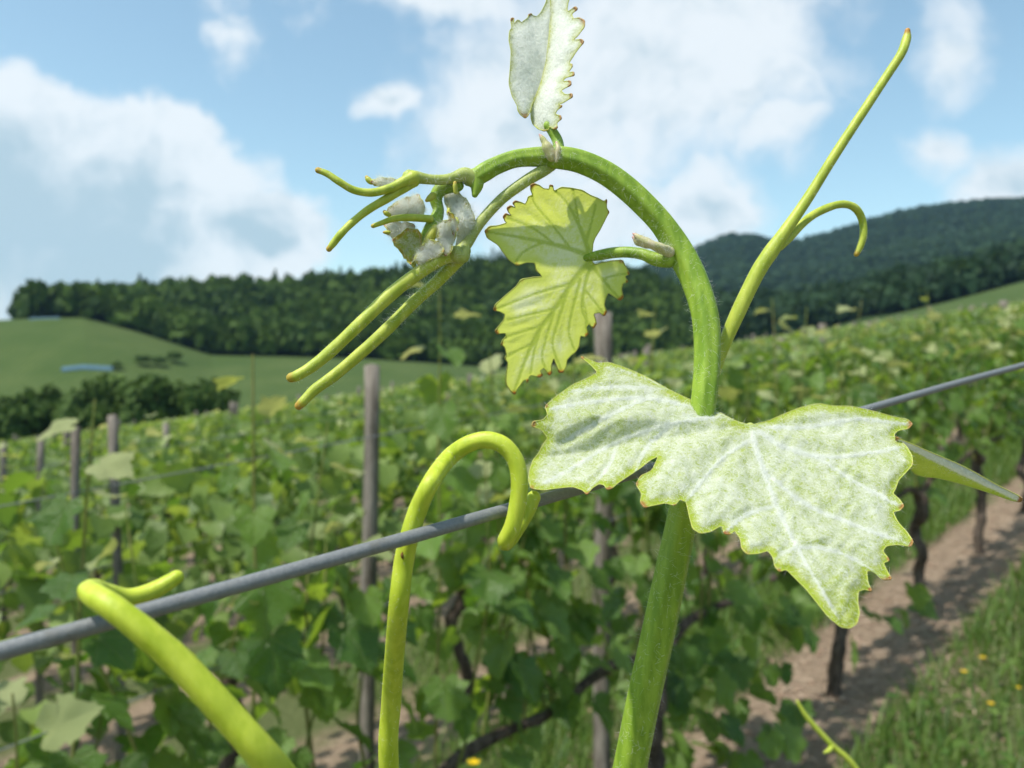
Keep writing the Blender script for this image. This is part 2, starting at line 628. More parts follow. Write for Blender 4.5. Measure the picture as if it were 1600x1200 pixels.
def hedge_tree(pxc, y, h, wd, seed, label, group):
    x = (pxc - 800) / F * y
    z = gz(x, y)
    root = empty('hedge_tree', (x, y, z))
    tag(root, label, 'tree', group)
    g = np.random.default_rng(seed)
    q = crown_proto(1100, seed, 0.11).reshape(-1, 3) * np.array([wd, wd, h * .9]) + np.array([0, 0, h * .08])
    tint = np.repeat(np.clip(g.normal(.5, .25, len(q) // 4), 0, 1), 4)
    tag(add('crown', make_mesh('crown', q, np.arange(len(q)).reshape(-1, 4), M_HEDGE, False, {'tint': tint}), root), kind='stuff')
    pts = np.array([[0, 0, -.4], [.05, 0, h * .25], [-.05, .1, h * .5], [.1, 0, h * .75]])
    ver, fc, al, _ = tube_geo(catmull(pts, 4), np.interp(np.linspace(0, 1, 13), [0, 1], [.03 * h, .008 * h]), 8)
    add('trunk', make_mesh('trunk', ver, fc, M_BARK), root)
    for k in range(4):
        a = k * 1.6 + seed
        b0 = np.array([0, 0, h * (.25 + .1 * k)])
        b1 = b0 + np.array([math.cos(a) * wd * .33, math.sin(a) * wd * .33, h * .22])
        ver, fc, al, _ = tube_geo(np.array([b0, (b0 + b1) / 2 + [0, 0, .1], b1]), [.014 * h, .009 * h, .004 * h], 6)
        add('limb', make_mesh('limb', ver, fc, M_BARK), root)


HEDGE = [(-60, 118, 8.6, 8.5), (-10, 112, 8.0, 7), (38, 110, 8.6, 7.5), (85, 114, 9.0, 8), (135, 110, 8.8, 7.5), (180, 112, 9.6, 8), (228, 110, 8.6, 7.5), (268, 113, 9.2, 7.5), (305, 112, 9.3, 7), (335, 116, 8.0, 6)]
for i, (pxc, y, h, wd) in enumerate(HEDGE):
    x = (pxc - 800) / F * y
    # tall enough to stand clear of the vineyard's brow
    top = (600 - (596 + (8 if pxc < 100 else 0) + random.uniform(-4, 10) + max(0, 60 - pxc) * .3)) / F * y
    hh = top - gz(x, y)
    hedge_tree(pxc, y, hh, wd, 40 + i, 'dark green bushy tree in the hedge below the grassy hillside', 'trees of the hedge beyond the vine rows')
for i, (pxc, pyc, wd) in enumerate([(222, 566, 4.2), (248, 567, 4.0), (272, 561, 4.6), (183, 572, 3.0)]):
    # bushes out on the grass slope: the spot where the ray meets the slope
    yy = np.linspace(150, 288, 300)
    xx = (pxc - 800) / F * yy
    e = 600 - ground_z(xx, yy) / yy * F
    k = int(np.argmin(np.abs(e - (pyc + 6))))
    hedge_tree(pxc, yy[k], wd * .75, wd, 60 + i, 'small dark bush alone on the open grassy hillside', 'bushes on the hillside')


def slope_point(pxc, pyc, y0=150, y1=289):
    yy = np.linspace(y0, y1, 400)
    xx = (pxc - 800) / F * yy
    e = 600 - ground_z(xx, yy) / yy * F
    k = int(np.argmin(np.abs(e - pyc)))
    return float(xx[k]), float(yy[k])


# pale blue plastic sheeting laid over young plants, as low tunnels
m, t = new_mat('blue_plastic')
tc = t.n('ShaderNodeTexCoord').outputs['Object']
finish(t, principled(t, t.mix(t.noise(tc, 1.2, 4), (0.055, 0.115, 0.165), (0.11, 0.19, 0.235)), 0.8, 0.1))
M_BLUE = m


def tunnel(px0, px1, py0, py1, hgt, label, y0=150, y1=289):
    a = np.array(slope_point(px0, py0, y0, y1))
    b = np.array(slope_point(px1, py1, y0, y1))
    n = 24
    pts = a[None] + (b - a)[None] * np.linspace(0, 1, n)[:, None]
    zz = ground_z(pts[:, 0], pts[:, 1])
    d = (b - a) / np.linalg.norm(b - a)
    nn = np.array([-d[1], d[0]])
    an = np.linspace(0, math.pi, 9)
    V = []
    for i in range(n):
        hh = hgt * (1 + .12 * math.sin(i * 2.1))
        for q in an:
            o = pts[i] + nn * math.cos(q) * hgt * 1.1
            V.append([o[0], o[1], zz[i] - .25 + (hh + .25) * math.sin(q)])
    idx = np.arange(n * 9).reshape(n, 9)
    q = np.stack([idx[:-1, :-1], idx[1:, :-1], idx[1:, 1:], idx[:-1, 1:]], -1).reshape(-1, 4)
    o = add('plant_cover', make_mesh('plant_cover', np.array(V), q, M_BLUE))
    tag(o, label, 'plant cover')


tunnel(98, 178, 579, 578, 1.0, 'low blue plastic cover across the middle of the grassy hillside')
tunnel(46, 94, 499, 497.5, 0.45, 'long thin blue plastic cover along the crest of the grassy hillside', 240, 289.5)
tunnel(322, 372, 646, 644, .45, 'short blue plastic cover beside the end of the hedge', 100, 160)

# ------------------------------------------------------------------ vine leaves of the background


def vine_leaf(size, seed, lobes=True):
    """lobed palmate leaf, hinge at the origin, lying in XY towards +Y, a little folded"""
    g = np.random.default_rng(seed)
    key = [(0, 0.0), (.08, -.13), (.22, -.20), (.36, -.15), (.46, -.02), (.56, .10), (.53, .22), (.49, .30), (.58, .42), (.60, .58), (.46, .64), (.36, .68), (.29, .82), (.17, .92), (0, 1.04)]
    right = np.array(key)
    right = right * (1 + g.normal(scale=.05, size=right.shape))
    left = right[1:-1][::-1] * np.array([-1, 1]) * (1 + g.normal(scale=.05, size=(len(right) - 2, 2)))
    ol = np.vstack([right, left])
    ol[0] = right[0]
    # toothed edge: a notch between every pair of key points
    nx = np.roll(ol, -1, 0)
    mid = (ol + nx) / 2
    cen = np.array([0, .18])
    mid = mid + (cen - mid) * g.uniform(.02, .07, (len(mid), 1))
    ol = np.stack([ol, mid], 1).reshape(-1, 2)
    n = len(ol)
    rings = [ol] + [ol * f_ + cen * (1 - f_) for f_ in (.72, .42)]
    V2 = np.vstack(rings + [cen[None]])
    i_ = np.arange(n)
    j_ = (i_ + 1) % n
    fq = np.vstack([np.stack([k_ * n + i_, k_ * n + j_, (k_ + 1) * n + j_, (k_ + 1) * n + i_], -1) for k_ in range(2)])
    ft = np.stack([np.full(n, 3 * n), 2 * n + i_, 2 * n + j_], -1)
    fold = g.uniform(.12, .35)
    droop = g.uniform(.15, .5)
    z = fold * np.abs(V2[:, 0]) - droop * np.clip(V2[:, 1], 0, 2) ** 2 * .55 + .055 * np.sin(V2[:, 0] * 8 + seed) * np.cos(V2[:, 1] * 7) + .05 * np.sin(V2[:, 1] * 5 + 2 * seed) * V2[:, 0]
    V = np.stack([V2[:, 0], V2[:, 1], z], -1) * size
    return V, fq, ft


def vine_mat(name, dark, light, tdark, tlight, gloss=0.42, veins=False):
    m, t = new_mat(name)
    tc = t.n('ShaderNodeTexCoord').outputs['Object']
    oi = t.n('ShaderNodeObjectInfo').outputs['Random']
    isl = t.n('ShaderNodeNewGeometry').outputs['Random Per Island']
    r = t.math('FRACT', t.math('ADD', t.math('MULTIPLY', oi, 7.31), isl))
    n = t.noise(tc, 9 if veins else 55, 4, .6)
    c = t.mix(t.math('MULTIPLY', r, .95), dark, light)
    c = t.mix(t.math('MULTIPLY', n, .35), c, light)
    tcv = t.mix(r, tdark, tlight)
    back = t.n('ShaderNodeNewGeometry').outputs['Backfacing']
    c = t.mix(t.math('MULTIPLY', back, .45), c, (0.20, 0.27, 0.13))
    hb = n
    if veins:
        sx = t.n('ShaderNodeSeparateXYZ', ins={0: tc})
        ang = t.math('ARCTAN2', t.math('ABSOLUTE', sx.outputs[0]), sx.outputs[1])
        saw = t.math('PINGPONG', ang, .42)                 # main veins fan out from the stalk
        rad_ = t.vmath('LENGTH', tc)
        vv = t.ramp(t.math('MULTIPLY', saw, rad_), .006, .026, 1, 0)
        lat = t.ramp(t.math('ABSOLUTE', t.math('SUBTRACT', t.math('FRACT', t.math('MULTIPLY', t.math('SUBTRACT', rad_, t.math('MULTIPLY', saw, .55)), 8.0)), .5)), .0, .12, .6, 0)
        vv = t.math('MAXIMUM', vv, lat)
        c = t.mix(t.math('MULTIPLY', vv, .45), c, (0.22, 0.30, 0.10))
        tcv = t.mix(t.math('MULTIPLY', vv, .35), tcv, (0.40, 0.46, 0.10))
        hb = t.math('SUBTRACT', n, t.math('MULTIPLY', vv, .5))
    finish(t, leaf_shader(t, c, tcv, 0.42, gloss, 0.5, bump(t, hb, 0.006 if veins else .004, .7)))
    return m


M_LEAF = vine_mat('vine_leaf', (0.028, 0.086, 0.010), (0.150, 0.262, 0.044), (0.10, 0.26, 0.010), (0.44, 0.60, 0.04), .29, True)
M_LEAF_FAR = vine_mat('vine_leaf_far', (0.046, 0.104, 0.016), (0.200, 0.285, 0.064), (0.13, 0.26, 0.016), (0.40, 0.50, 0.06), .5)
M_YOUNG = vine_mat('young_vine_leaf', (0.22, 0.29, 0.09), (0.42, 0.46, 0.22), (0.40, 0.45, 0.07), (0.6, 0.6, 0.2), .6)

LEAVES = []
for s in range(6):
    V, fq, ft = vine_leaf(1.0, 100 + s)
    LEAVES.append(make_mesh('leaf', V, [fq, ft], M_LEAF, True))
YLEAVES = []
for s in range(3):
    V, fq, ft = vine_leaf(1.0, 200 + s)
    YLEAVES.append(make_mesh('young_leaf', V, [fq, ft], M_YOUNG, True))


def leaf_matrix(pos, out_dir, size, roll, pitch):
    """leaf base at pos, pointing along out_dir (horizontal angle), pitched down"""
    return Matrix.Translation(pos) @ Matrix.Rotation(out_dir, 4, 'Z') @ Matrix.Rotation(-pitch, 4, 'X') @ Matrix.Rotation(roll, 4, 'Y') @ Matrix.Diagonal((size, size, size, 1))


def trunk_geo(seed, h=0.58, r=0.028):
    g = np.random.default_rng(seed)
    pts = [np.array([0, 0, -.08])]
    for k in range(1, 7):
        pts.append(np.array([g.normal(scale=.022), g.normal(scale=.022), h * k / 6]))
    c = catmull(pts, 4)
    rad = np.interp(np.linspace(0, 1, len(c)), [0, .12, .5, 1], [r * 1.5, r, r * .9, r * 1.25]) * (1 + .10 * np.sin(np.arange(len(c)) * 1.7))
    return tube_geo(c, rad, 10, rough=.07, seed=seed)


def shoot_path(g, base, h, lean, wob=.10):
    p = [base]
    cur = np.array(base, float)
    d = np.array([lean[0], lean[1], 1.0])
    n = 6
    for k in range(n):
        d = d + g.normal(scale=wob, size=3) * [1, 1, .3]
        dd = d / np.linalg.norm(d)
        cur = cur + dd * h / n
        p.append(cur.copy())
    return catmull(p, 3)


ROW_LABEL = 'leafy green grapevine in the nearest trellised row beyond the wire'
ANG = math.atan2(RD[1], RD[0])


def detailed_vine(i, hmul, nshoot, extra=()):
    g = np.random.default_rng(300 + i)
    p = ROW0 + RD * (1.1 * i - (.16 if i == -1 else 0))
    z = gz(p[0], p[1])
    root = empty('grape_vine', (p[0], p[1], z))
    own = {-1: 'leafy vine with low leaves hanging to the soil behind the thick green stem', 0: 'leafy vine whose bare dark trunk stands just below the tip of the big leaf', -2: 'tall bushy vine filling the gap between the looped tendril and the thin stake'}
    tag(root, own.get(i, ROW_LABEL), 'grapevine', 'vines of the nearest row')
    ver, fc, al, _ = trunk_geo(i + 50)
    add('trunk', make_mesh('trunk', ver, fc, M_BARK), root)
    slope = 0.1375 * RD[0] + .015 * RD[1]
    for sgn in (-1, 1):
        e = np.array([RD[0] * sgn * .52, RD[1] * sgn * .52, .60 + slope * sgn * .52])
        pts = catmull([np.array([0, 0, .54]), e * [.35, .35, 0] + [0, 0, .63 + slope * sgn * .18], e], 5)
        ver, fc, al, _ = tube_geo(pts, np.linspace(.020, .011, len(pts)), 8, rough=.06, seed=i)
        add('arm', make_mesh('arm', ver, fc, M_BARK), root)
    shoots = []
    for k in range(nshoot):
        s = (k + .5) / nshoot * 1.08 - .54 + g.normal(scale=.03)
        o = g.normal(scale=.05)
        base = np.array([RD[0] * s + RN[0] * o * .3, RD[1] * s + RN[1] * o * .3, .60 + slope * s])
        shoots.append((base, (0.80 * hmul) * g.uniform(.78, 1.12), RN * g.normal(scale=.13)))
    for (s, top) in extra:
        base = np.array([RD[0] * s, RD[1] * s, .60 + slope * s])
        shoots.append((base, top - .60, RN * .02))
    for k in range({-1: 62, 0: 8}.get(i, 0)):        # leafy suckers hanging low about the trunk
        s = g.uniform(.12, .72)
        o_ = g.normal(scale=.12)
        pos = np.array([RD[0] * s + RN[0] * o_, RD[1] * s + RN[1] * o_, g.uniform(.10, .62) + slope * s])
        o = bpy.data.objects.new('leaf', LEAVES[int(g.integers(6))])
        col.objects.link(o)
        o.parent = root
        o.matrix_basis = leaf_matrix(Vector(pos), math.atan2(RN[1], RN[0]) - math.pi / 2 + g.normal(scale=.9), g.uniform(.06, .11), g.normal(scale=.4), g.uniform(.2, 1.2))
    for k, (base, h, lean) in enumerate(shoots):
        path = shoot_path(g, base, h, lean, .10 if k < nshoot else .035)
        ver, fc, al, _ = tube_geo(path, np.linspace(.0045, .0016, len(path)), 6)
        add('shoot', make_mesh('shoot', ver, fc, M_SHOOT), root)
        tall = k >= nshoot
        nl = 17 if not tall else 21
        for j in range(nl):
            f = (j + .5) / nl
            if not tall and f < .42 and g.uniform() < .62:
                continue
            q = path[min(len(path) - 1, int(f * (len(path) - 1)))]
            side = 1 if j % 2 else -1
            outang = math.atan2(RN[1] * side, RN[0] * side) + g.normal(scale=.75) - math.pi / 2
            reach = g.uniform(.03, .13) * (1 - .6 * f)
            pos = q + np.array([-math.sin(outang), math.cos(outang), g.uniform(-.03, .02)]) * reach
            young = f > .86
            sz = (g.uniform(.050, .096) * (1.0 - .25 * max(0, f - .6) / .4)) if not young else g.uniform(.035, .065)
            me = YLEAVES[int(g.integers(3))] if young else LEAVES[int(g.integers(6))]
            o = bpy.data.objects.new('leaf', me)
            col.objects.link(o)
            o.parent = root
            o.matrix_basis = leaf_matrix(Vector(pos), outang, sz, g.normal(scale=.4), g.uniform(.25, 1.25) if not young else g.uniform(-.9, .3))
    return root


EXTRA = {-2: [(.11, 1.70), (-.31, 1.54), (.34, 1.50)], -3: [(.47, 1.50), (.25, 1.36), (.0, 1.45)], -1: [(-.04, 1.60), (.3, 1.52), (-.4, 1.56)], 0: [(-.47, 1.58), (-.36, 1.55), (.2, 1.55)], 1: [(.1, 1.56), (-.3, 1.5)], 2: [(.3, 1.5)], 3: [(0, 1.52)]}
for i in range(-4, 9):
    detailed_vine(i, {-3: .80, -4: .80, -2: .92}.get(i, 0.97 + .05 * math.sin(i * 2.3)), 12, EXTRA.get(i, ()))

# ------------------------------------------------------------------ vines farther back: shared bodies


def simple_leaf():
    o = np.array([(0, 0), (.42, -.1), (.5, .3), (.45, .62), (0, 1.0), (-.45, .62), (-.5, .3), (-.42, -.1)])
    z = .25 * np.abs(o[:, 0]) - .25 * o[:, 1] ** 2
    v = np.vstack([np.stack([o[:, 0], o[:, 1], z], -1), [[0, .3, 0]]])
    f = np.stack([np.full(8, 8), np.arange(8), (np.arange(8) + 1) % 8], -1)
    return v, f


SLV, SLF = simple_leaf()


def foliage_geo(seed, n, size=(.085, .135), length=1.12, low=.50, high=1.34):
    g = np.random.default_rng(seed)
    V, FF = [], []
    for k in range(n):
        s = g.uniform(-length / 2, length / 2)
        hz = low + (high - low) * g.beta(1.5, 1.3) * (1 + .08 * math.sin(s * 9 + seed))
        o = g.normal(scale=.12)
        side = 1 if o > 0 else -1
        ang = math.atan2(RN[1] * side, RN[0] * side) - math.pi / 2 + g.normal(scale=.8)
        M = leaf_matrix(Vector((RD[0] * s + RN[0] * o, RD[1] * s + RN[1] * o, hz + (.1375 * RD[0]) * s)), ang, g.uniform(*size), g.normal(scale=.4), g.uniform(.1, 1.2))
        A = np.array(M)
        V.append(SLV @ A[:3, :3].T + A[:3, 3])
        FF.append(SLF + k * len(SLV))
    return np.vstack(V), np.vstack(FF)


FOL = []
for s in range(5):
    V, f = foliage_geo(500 + s, 270, (.052, .096))
    FOL.append(make_mesh('foliage', V, f, M_LEAF_FAR, True))
TR = []
for s in range(4):
    ver, fc, al, _ = trunk_geo(s + 80)
    TR.append(make_mesh('trunk', ver, fc, M_BARK))
TIPS = []
for s in range(4):
    g = np.random.default_rng(700 + s)
    parts = []
    VV, FF = [], []
    k0 = 0
    for q in range(3):
        sx = g.uniform(-.5, .5)
        hz = g.uniform(1.32, 1.48)
        for j in range(4):
            M = leaf_matrix(Vector((RD[0] * sx + g.normal(scale=.025), RD[1] * sx + g.normal(scale=.025), hz - j * .05)), g.uniform(0, 6.3), g.uniform(.03, .06), g.normal(scale=.4), g.uniform(-.8, .3))
            A = np.array(M)
            VV.append(SLV @ A[:3, :3].T + A[:3, 3])
            FF.append(SLF + k0 * len(SLV))
            k0 += 1
    TIPS.append(make_mesh('shoot_tip', np.vstack(VV), np.vstack(FF), M_YOUNG, True))

cand, beside = [], []
for r in range(1, 60):
    c = C1 - ROW_GAP * r
    s0 = np.array(ROW0) + RN * (c - C1)
    for k in range(-90, 130):
        p = s0 + RD * (1.1 * k + .37 * r)
        if p[1] < 1.5 or p[1] > 92:
            continue
        pxx = 800 + F * p[0] / p[1]
        mrg = 60 + 900 / p[1]
        if pxx < -mrg - 650 or pxx > 2250 + mrg:
            continue
        (cand if -mrg < pxx < 1600 + mrg else beside).append((float(np.hypot(*p)), p[0], p[1], r))
cand.sort()
zc = ground_z([c[1] for c in cand], [c[2] for c in cand])
near_vines = list(zip(cand, zc))[:280]
rest = list(zip(cand, zc))[280:] + list(zip(beside, ground_z([c[1] for c in beside], [c[2] for c in beside])))
for n, ((dist, x, y, r), z) in enumerate(near_vines):
    root = empty('grape_vine', (x, y, z))
    tag(root, 'leafy grapevine in the rows farther back, beyond the nearest row', 'grapevine', 'vines of the rows farther back')
    tag(add('foliage', FOL[n % 5], root), kind='stuff').scale = (1, 1, random.uniform(.93, 1.05))
    add('trunk', TR[n % 4], root)
    if n % 3 < 2:
        tag(add('shoot_tip', TIPS[(n // 2) % 4], root), kind='stuff')
FV, FFc = [], []
lowf = [foliage_geo(900 + s, 64, (.14, .24)) for s in range(4)]
off = 0
for n, ((dist, x, y, r), z) in enumerate(rest):
    V, f = lowf[n % 4]
    FV.append(V * [1, 1, random.uniform(.93, 1.06)] + [x, y, z])
    FFc.append(f + off)
    off += len(V)
if FV:
    o = add('vine_rows', make_mesh('vine_rows', np.vstack(FV), np.vstack(FFc), M_LEAF_FAR, True))
    tag(o, 'distant rows of vines running together as one green mass', kind='stuff')

# ------------------------------------------------------------------ posts and row wires


def post(x, y, h, rad, label, group, seed):
    z = gz(x, y)
    g = np.random.default_rng(seed)
    lean = g.normal(scale=.012, size=2)
    zz = np.linspace(-.3, h, 14)
    pts = np.stack([lean[0] * zz + .004 * np.sin(zz * 5 + seed), lean[1] * zz, zz], -1)
    ver, fc, al, _ = tube_geo(pts, rad * (1 + .04 * np.sin(zz * 7 + seed)), 12, cap=False, rough=.035, seed=seed)
    n = len(pts)
    # sawn top
    top = np.arange((n - 1) * 12, n * 12)
    ver = np.vstack([ver, ver[top].mean(0)[None] + [0, 0, .004]])
    tri = np.stack([np.full(12, len(ver) - 1), top, np.roll(top, -1)], -1)
    o = add('wooden_post', make_mesh('wooden_post', ver, fc + [tri], M_POST, True), None, (x, y, z))
    tag(o, label, 'post', group)
    return o


def post_px(pxp, ptop, wpx, y, label, group, seed):
    u = (pxp - 800) / F
    x = u * y
    top = (600 - ptop) / F * y
    h = top - gz(x, y)
    post(x, y, h, max(.012, wpx / 2 / F * y), label, group, seed)


def row_y(pxp, c):
    u = (pxp - 800) / F
    return c / (RN[0] * u + RN[1])


post_px(573, 571, 25, row_y(573, C1 - .22), 'thin grey wooden stake standing in the nearest row below the tendril tips', None, 1)
post_px(941, 489, 28, row_y(941, C1 - .24), 'grey wooden stake standing in the nearest row behind the yellow leaf', None, 2)
GP, LP = 'posts among the vine rows', 'weathered grey wooden post standing among the vine rows farther back'
for n, (a, b, c_, r) in enumerate([(192, 649, 15, .9), (113, 668, 12, .9), (60, 682, 11, 2), (5, 690, 10, 4), (258, 661, 10, 4), (1287, 506, 12, 3), (1222, 528, 11, 3), (1256, 520, 9, 4), (1568, 470, 13, 3), (1520, 480, 10, 4), (700, 606, 7, 5), (415, 640, 8, 5), (360, 650, 8, 6), (1358, 503, 9, 4), (845, 585, 7, 6), (1452, 480, 7, 5)]):
    post_px(a, b, c_, row_y(a, C1 - ROW_GAP * r), LP, GP, 10 + n)
n = 0
for r in range(5, 26):
    c = C1 - ROW_GAP * r
    for k in range(-20, 26):
        p = ROW0 + RN * (c - C1) + RD * (5.5 * k + 1.7 * (r % 3))
        if p[1] < 6 or p[1] > 45:
            continue
        pxx = 800 + F * p[0] / p[1]
        if -10 < pxx < 1610 and (r * 7 + k) % 2 == 0:
            post(p[0], p[1], random.uniform(1.5, 1.62), .036, LP, GP, 100 + n)
            n += 1


def wire_between(a, b, rad, label, group=None, seg=6, nseg=24, sag=0.0):
    t_ = np.linspace(0, 1, nseg)
    pts = a[None] + (b - a)[None] * t_[:, None]
    pts[:, 2] -= sag * 4 * t_ * (1 - t_)
    mid = (a + b) / 2
    ver, fc, al, _ = tube_geo(pts - mid, np.full(nseg, rad), seg)
    o = add('trellis_wire', make_mesh('trellis_wire', ver, fc, M_WIRE), None, tuple(mid))
    return tag(o, label, 'wire', group)


for r in (0, 1, 2):
    c = C1 - ROW_GAP * r
    for hh in (.62, 1.02, 1.36):
        p0 = ROW0 + RN * (c - C1) - RD * 5.2
        p1 = ROW0 + RN * (c - C1) + RD * 9.0
        wire_between(np.array([*p0, gz(*p0) + hh]), np.array([*p1, gz(*p1) + hh]), .0013, 'thin grey trellis wire strung through a background vine row', 'wires of the background rows')

# ------------------------------------------------------------------ the foreground wire
WD = np.array([(2300 - 800) / F, 1.0, (600 - 374) / F])
WD /= WD[1]
W0 = P(800, 794, 0.150)


def wire_at(s):
    return W0 + WD * s


def wire_px(px):
    """point of the wire seen at image column px"""
    u = (px - 800) / F
    s = (u * W0[1] - W0[0]) / (WD[0] - u * WD[1])
    return wire_at(s)


ss = np.concatenate([np.linspace(-2.0, -.15, 12)[:-1], np.linspace(-.15, .5, 200)[:-1], np.linspace(.5, 3.0, 20)])
pts = np.array([wire_at(s) for s in ss])
pts[:, 2] += .00012 * np.sin(ss * 60)
ver, fc, al, _ = tube_geo(pts - W0, np.full(len(pts), .00112), 20)
tag(add('trellis_wire', make_mesh('trellis_wire', ver, fc, M_WIRE), None, tuple(W0)), 'taut grey metal wire running diagonally behind the big woolly leaf', 'wire')
for s, lb in ((-2.0, 'wooden end post holding the lower end of the near wire'), (3.0, 'wooden end post holding the upper end of the near wire')):
    e = wire_at(s)
    post(e[0], e[1], e[2] - gz(e[0], e[1]) + .15, .035, lb, None, 77 + int(s))


# ------------------------------------------------------------------ foreground vine: materials


def stem_mat(name, ca, cb, tipc, hairy=0.0, streak=True, sss=0.0):
    m, t = new_mat(name)
    tc = t.n('ShaderNodeTexCoord').outputs['Object']
    n1 = t.noise(t.vmath('MULTIPLY', tc, (1, 1, .22)), 520, 4, .6)
    n2 = t.noise(tc, 2600, 3, .6)
    n3 = t.noise(tc, 90, 3, .5)
    c = t.mix(t.ramp(n1, .32, .68), ca, cb)
    c = t.mix(t.ramp(n3, .35, .75, 0, .25), c, cb)
    c = t.mix(t.ramp(n2, .62, .8, 0, hairy), c, (0.55, 0.60, 0.42))
    tip = t.ramp(t.math('ADD', t.attr('tip'), t.math('MULTIPLY', t.math('SUBTRACT', n3, .5), .25)), .25, .85)
    c = t.mix(tip, c, tipc)
    p = t.n('ShaderNodeBsdfPrincipled', ins={'Base Color': c, 'Roughness': .48, 'Specular IOR Level': .35, 'Subsurface Weight': .35 + sss, 'Subsurface Radius': (.9, 1.0, .25), 'Subsurface Scale': .0010,
                                             'Normal': bump(t, t.math('ADD', n1, t.math('MULTIPLY', n2, .4)), .00022, .6)})
    finish(t, p.outputs[0])
    return m


M_STEM = stem_mat('green_stem', (0.145, 0.255, 0.016), (0.265, 0.385, 0.040), (0.25, 0.3, 0.06), .35)
M_STEM2 = stem_mat('pale_green_stem', (0.25, 0.32, 0.055), (0.38, 0.43, 0.12), (0.45, 0.22, 0.05), .55)
M_TENDRIL = stem_mat('yellow_green_tendril', (0.345, 0.435, 0.020), (0.47, 0.54, 0.05), (0.42, 0.46, 0.03), .1, sss=.2)
M_TENDRIL2 = stem_mat('slender_tendril', (0.30, 0.38, 0.030), (0.44, 0.49, 0.07), (0.42, 0.17, 0.03), .35, sss=.1)

m, t = new_mat('woolly_hair')
h1 = t.n('ShaderNodeBsdfDiffuse', ins={'Color': (0.86, 0.88, 0.84, 1)})
h2 = t.n('ShaderNodeBsdfTranslucent', ins={'Color': (0.86, 0.88, 0.84, 1)})
finish(t, t.n('ShaderNodeMixShader', ins={0: .4, 1: h1.outputs[0], 2: h2.outputs[0]}).outputs[0])
M_HAIR = m


def felt_mat(name, base, base2, felt, amount, vein_felt, edge, red, trans, tr_fac, felt_scale=1500.0):
    """young leaf under a web of white wool: green shows through, veins and margins differ"""
    m, t = new_mat(name)
    tc = t.n('ShaderNodeTexCoord').outputs['Object']
    vein = t.attr('vein')
    edg = t.attr('edge')
    tip = t.attr('tip')
    fl = t.attr('felt')
    wv = t.vmath('ADD', tc, t.vmath('SCALE', t.vmath('SUBTRACT', t.noise(tc, felt_scale * .5, 3, .6, out='Color'), (.5, .5, .5)), .0012))
    n1 = t.noise(wv, felt_scale, 5, .7)
    n2 = t.noise(wv, felt_scale * .28, 4, .6)
    n3 = t.noise(tc, 75, 3, .55)
    rid = t.math('SUBTRACT', 1.0, t.math('MULTIPLY', t.math('ABSOLUTE', t.math('SUBTRACT', n1, .5)), 5.5))      # thread-like crests
    g = t.mix(t.ramp(n2, .3, .7), base, base2)
    f = t.math('ADD', t.math('MULTIPLY', t.math('SUBTRACT', n2, .5), .85), t.math('MULTIPLY', t.math('SUBTRACT', n1, .5), 1.35))
    f = t.math('ADD', f, t.math('MULTIPLY', t.math('SUBTRACT', n3, .5), .5))
    f = t.math('ADD', f, t.math('ADD', t.math('MULTIPLY', vein, vein_felt), t.math('MULTIPLY', rid, .16)))
    f = t.math('ADD', f, amount)
    inner = t.ramp(edg, 2.0, 16.0, -.55, 0.0)
    f = t.math('ADD', f, t.math('ADD', inner, t.math('SUBTRACT', fl, 1.0)))
    f = t.ramp(f, -.15, .85)
    rim = t.ramp(edg, 1.0, 7.0, 1.0, 0.0)
    c = t.mix(rim, g, edge)
    c = t.mix(f, c, felt)
    rd = t.math('MULTIPLY', t.ramp(edg, 0.0, 9.0, 1.0, 0.0), t.ramp(t.math('ADD', tip, t.math('MULTIPLY', t.math('SUBTRACT', n3, .5), .9)), .4, .95))
    c = t.mix(rd, c, red)
    tcol = t.mix(f, t.mix(rim, trans, edge), (0.60, 0.64, 0.42))
    tcol = t.mix(rd, tcol, red)
    nrm = bump(t, t.math('ADD', n1, t.math('MULTIPLY', n2, .8)), .00045, .75)
    finish(t, leaf_shader(t, c, tcol, tr_fac, .8, .12, nrm))
    return m


M_FELT = felt_mat('woolly_leaf', (0.31, 0.40, 0.035), (0.44, 0.50, 0.10), (0.64, 0.675, 0.59), .24, .62, (0.36, 0.46, 0.05), (0.36, 0.13, 0.05), (0.45, 0.55, 0.06), .28)
M_FELT_WHITE = felt_mat('white_woolly_leaf', (0.45, 0.50, 0.28), (0.55, 0.6, 0.4), (0.80, 0.82, 0.76), .62, .15, (0.40, 0.44, 0.10), (0.30, 0.14, 0.05), (0.6, 0.62, 0.40), .22, 1700)
M_FELT_PINK = felt_mat('pinkish_woolly_leaflet', (0.46, 0.44, 0.16), (0.58, 0.42, 0.34), (0.80, 0.76, 0.68), .22, .1, (0.50, 0.42, 0.10), (0.62, 0.16, 0.14), (0.66, 0.56, 0.38), .25, 1800)

# thin leaf seen against the light
m, t = new_mat('backlit_leaf')
tc = t.n('ShaderNodeTexCoord').outputs['Object']
vein, edg, tip = t.attr('vein'), t.attr('edge'), t.attr('tip')
n1 = t.noise(tc, 900, 5, .65)
n2 = t.noise(tc, 85, 4, .6)
n3 = t.noise(tc, 3000, 3, .6)
haze_f = t.ramp(t.math('ADD', t.math('ADD', n2, t.math('MULTIPLY', t.math('SUBTRACT', n1, .5), .45)), t.math('MULTIPLY', t.math('SUBTRACT', n3, .5), .3)), .36, .68, 0, 1)
haze_f = t.math('MULTIPLY', haze_f, t.ramp(edg, 3, 26))
gr = t.mix(haze_f, (0.42, 0.47, 0.07), (0.60, 0.60, 0.36))
gr = t.mix(t.ramp(vein, .15, .9, 0, .75), gr, (0.30, 0.38, 0.05))
rim = t.ramp(edg, .5, 6, 1, 0)
gr = t.mix(t.math('MULTIPLY', rim, .6), gr, (0.40, 0.42, 0.03))
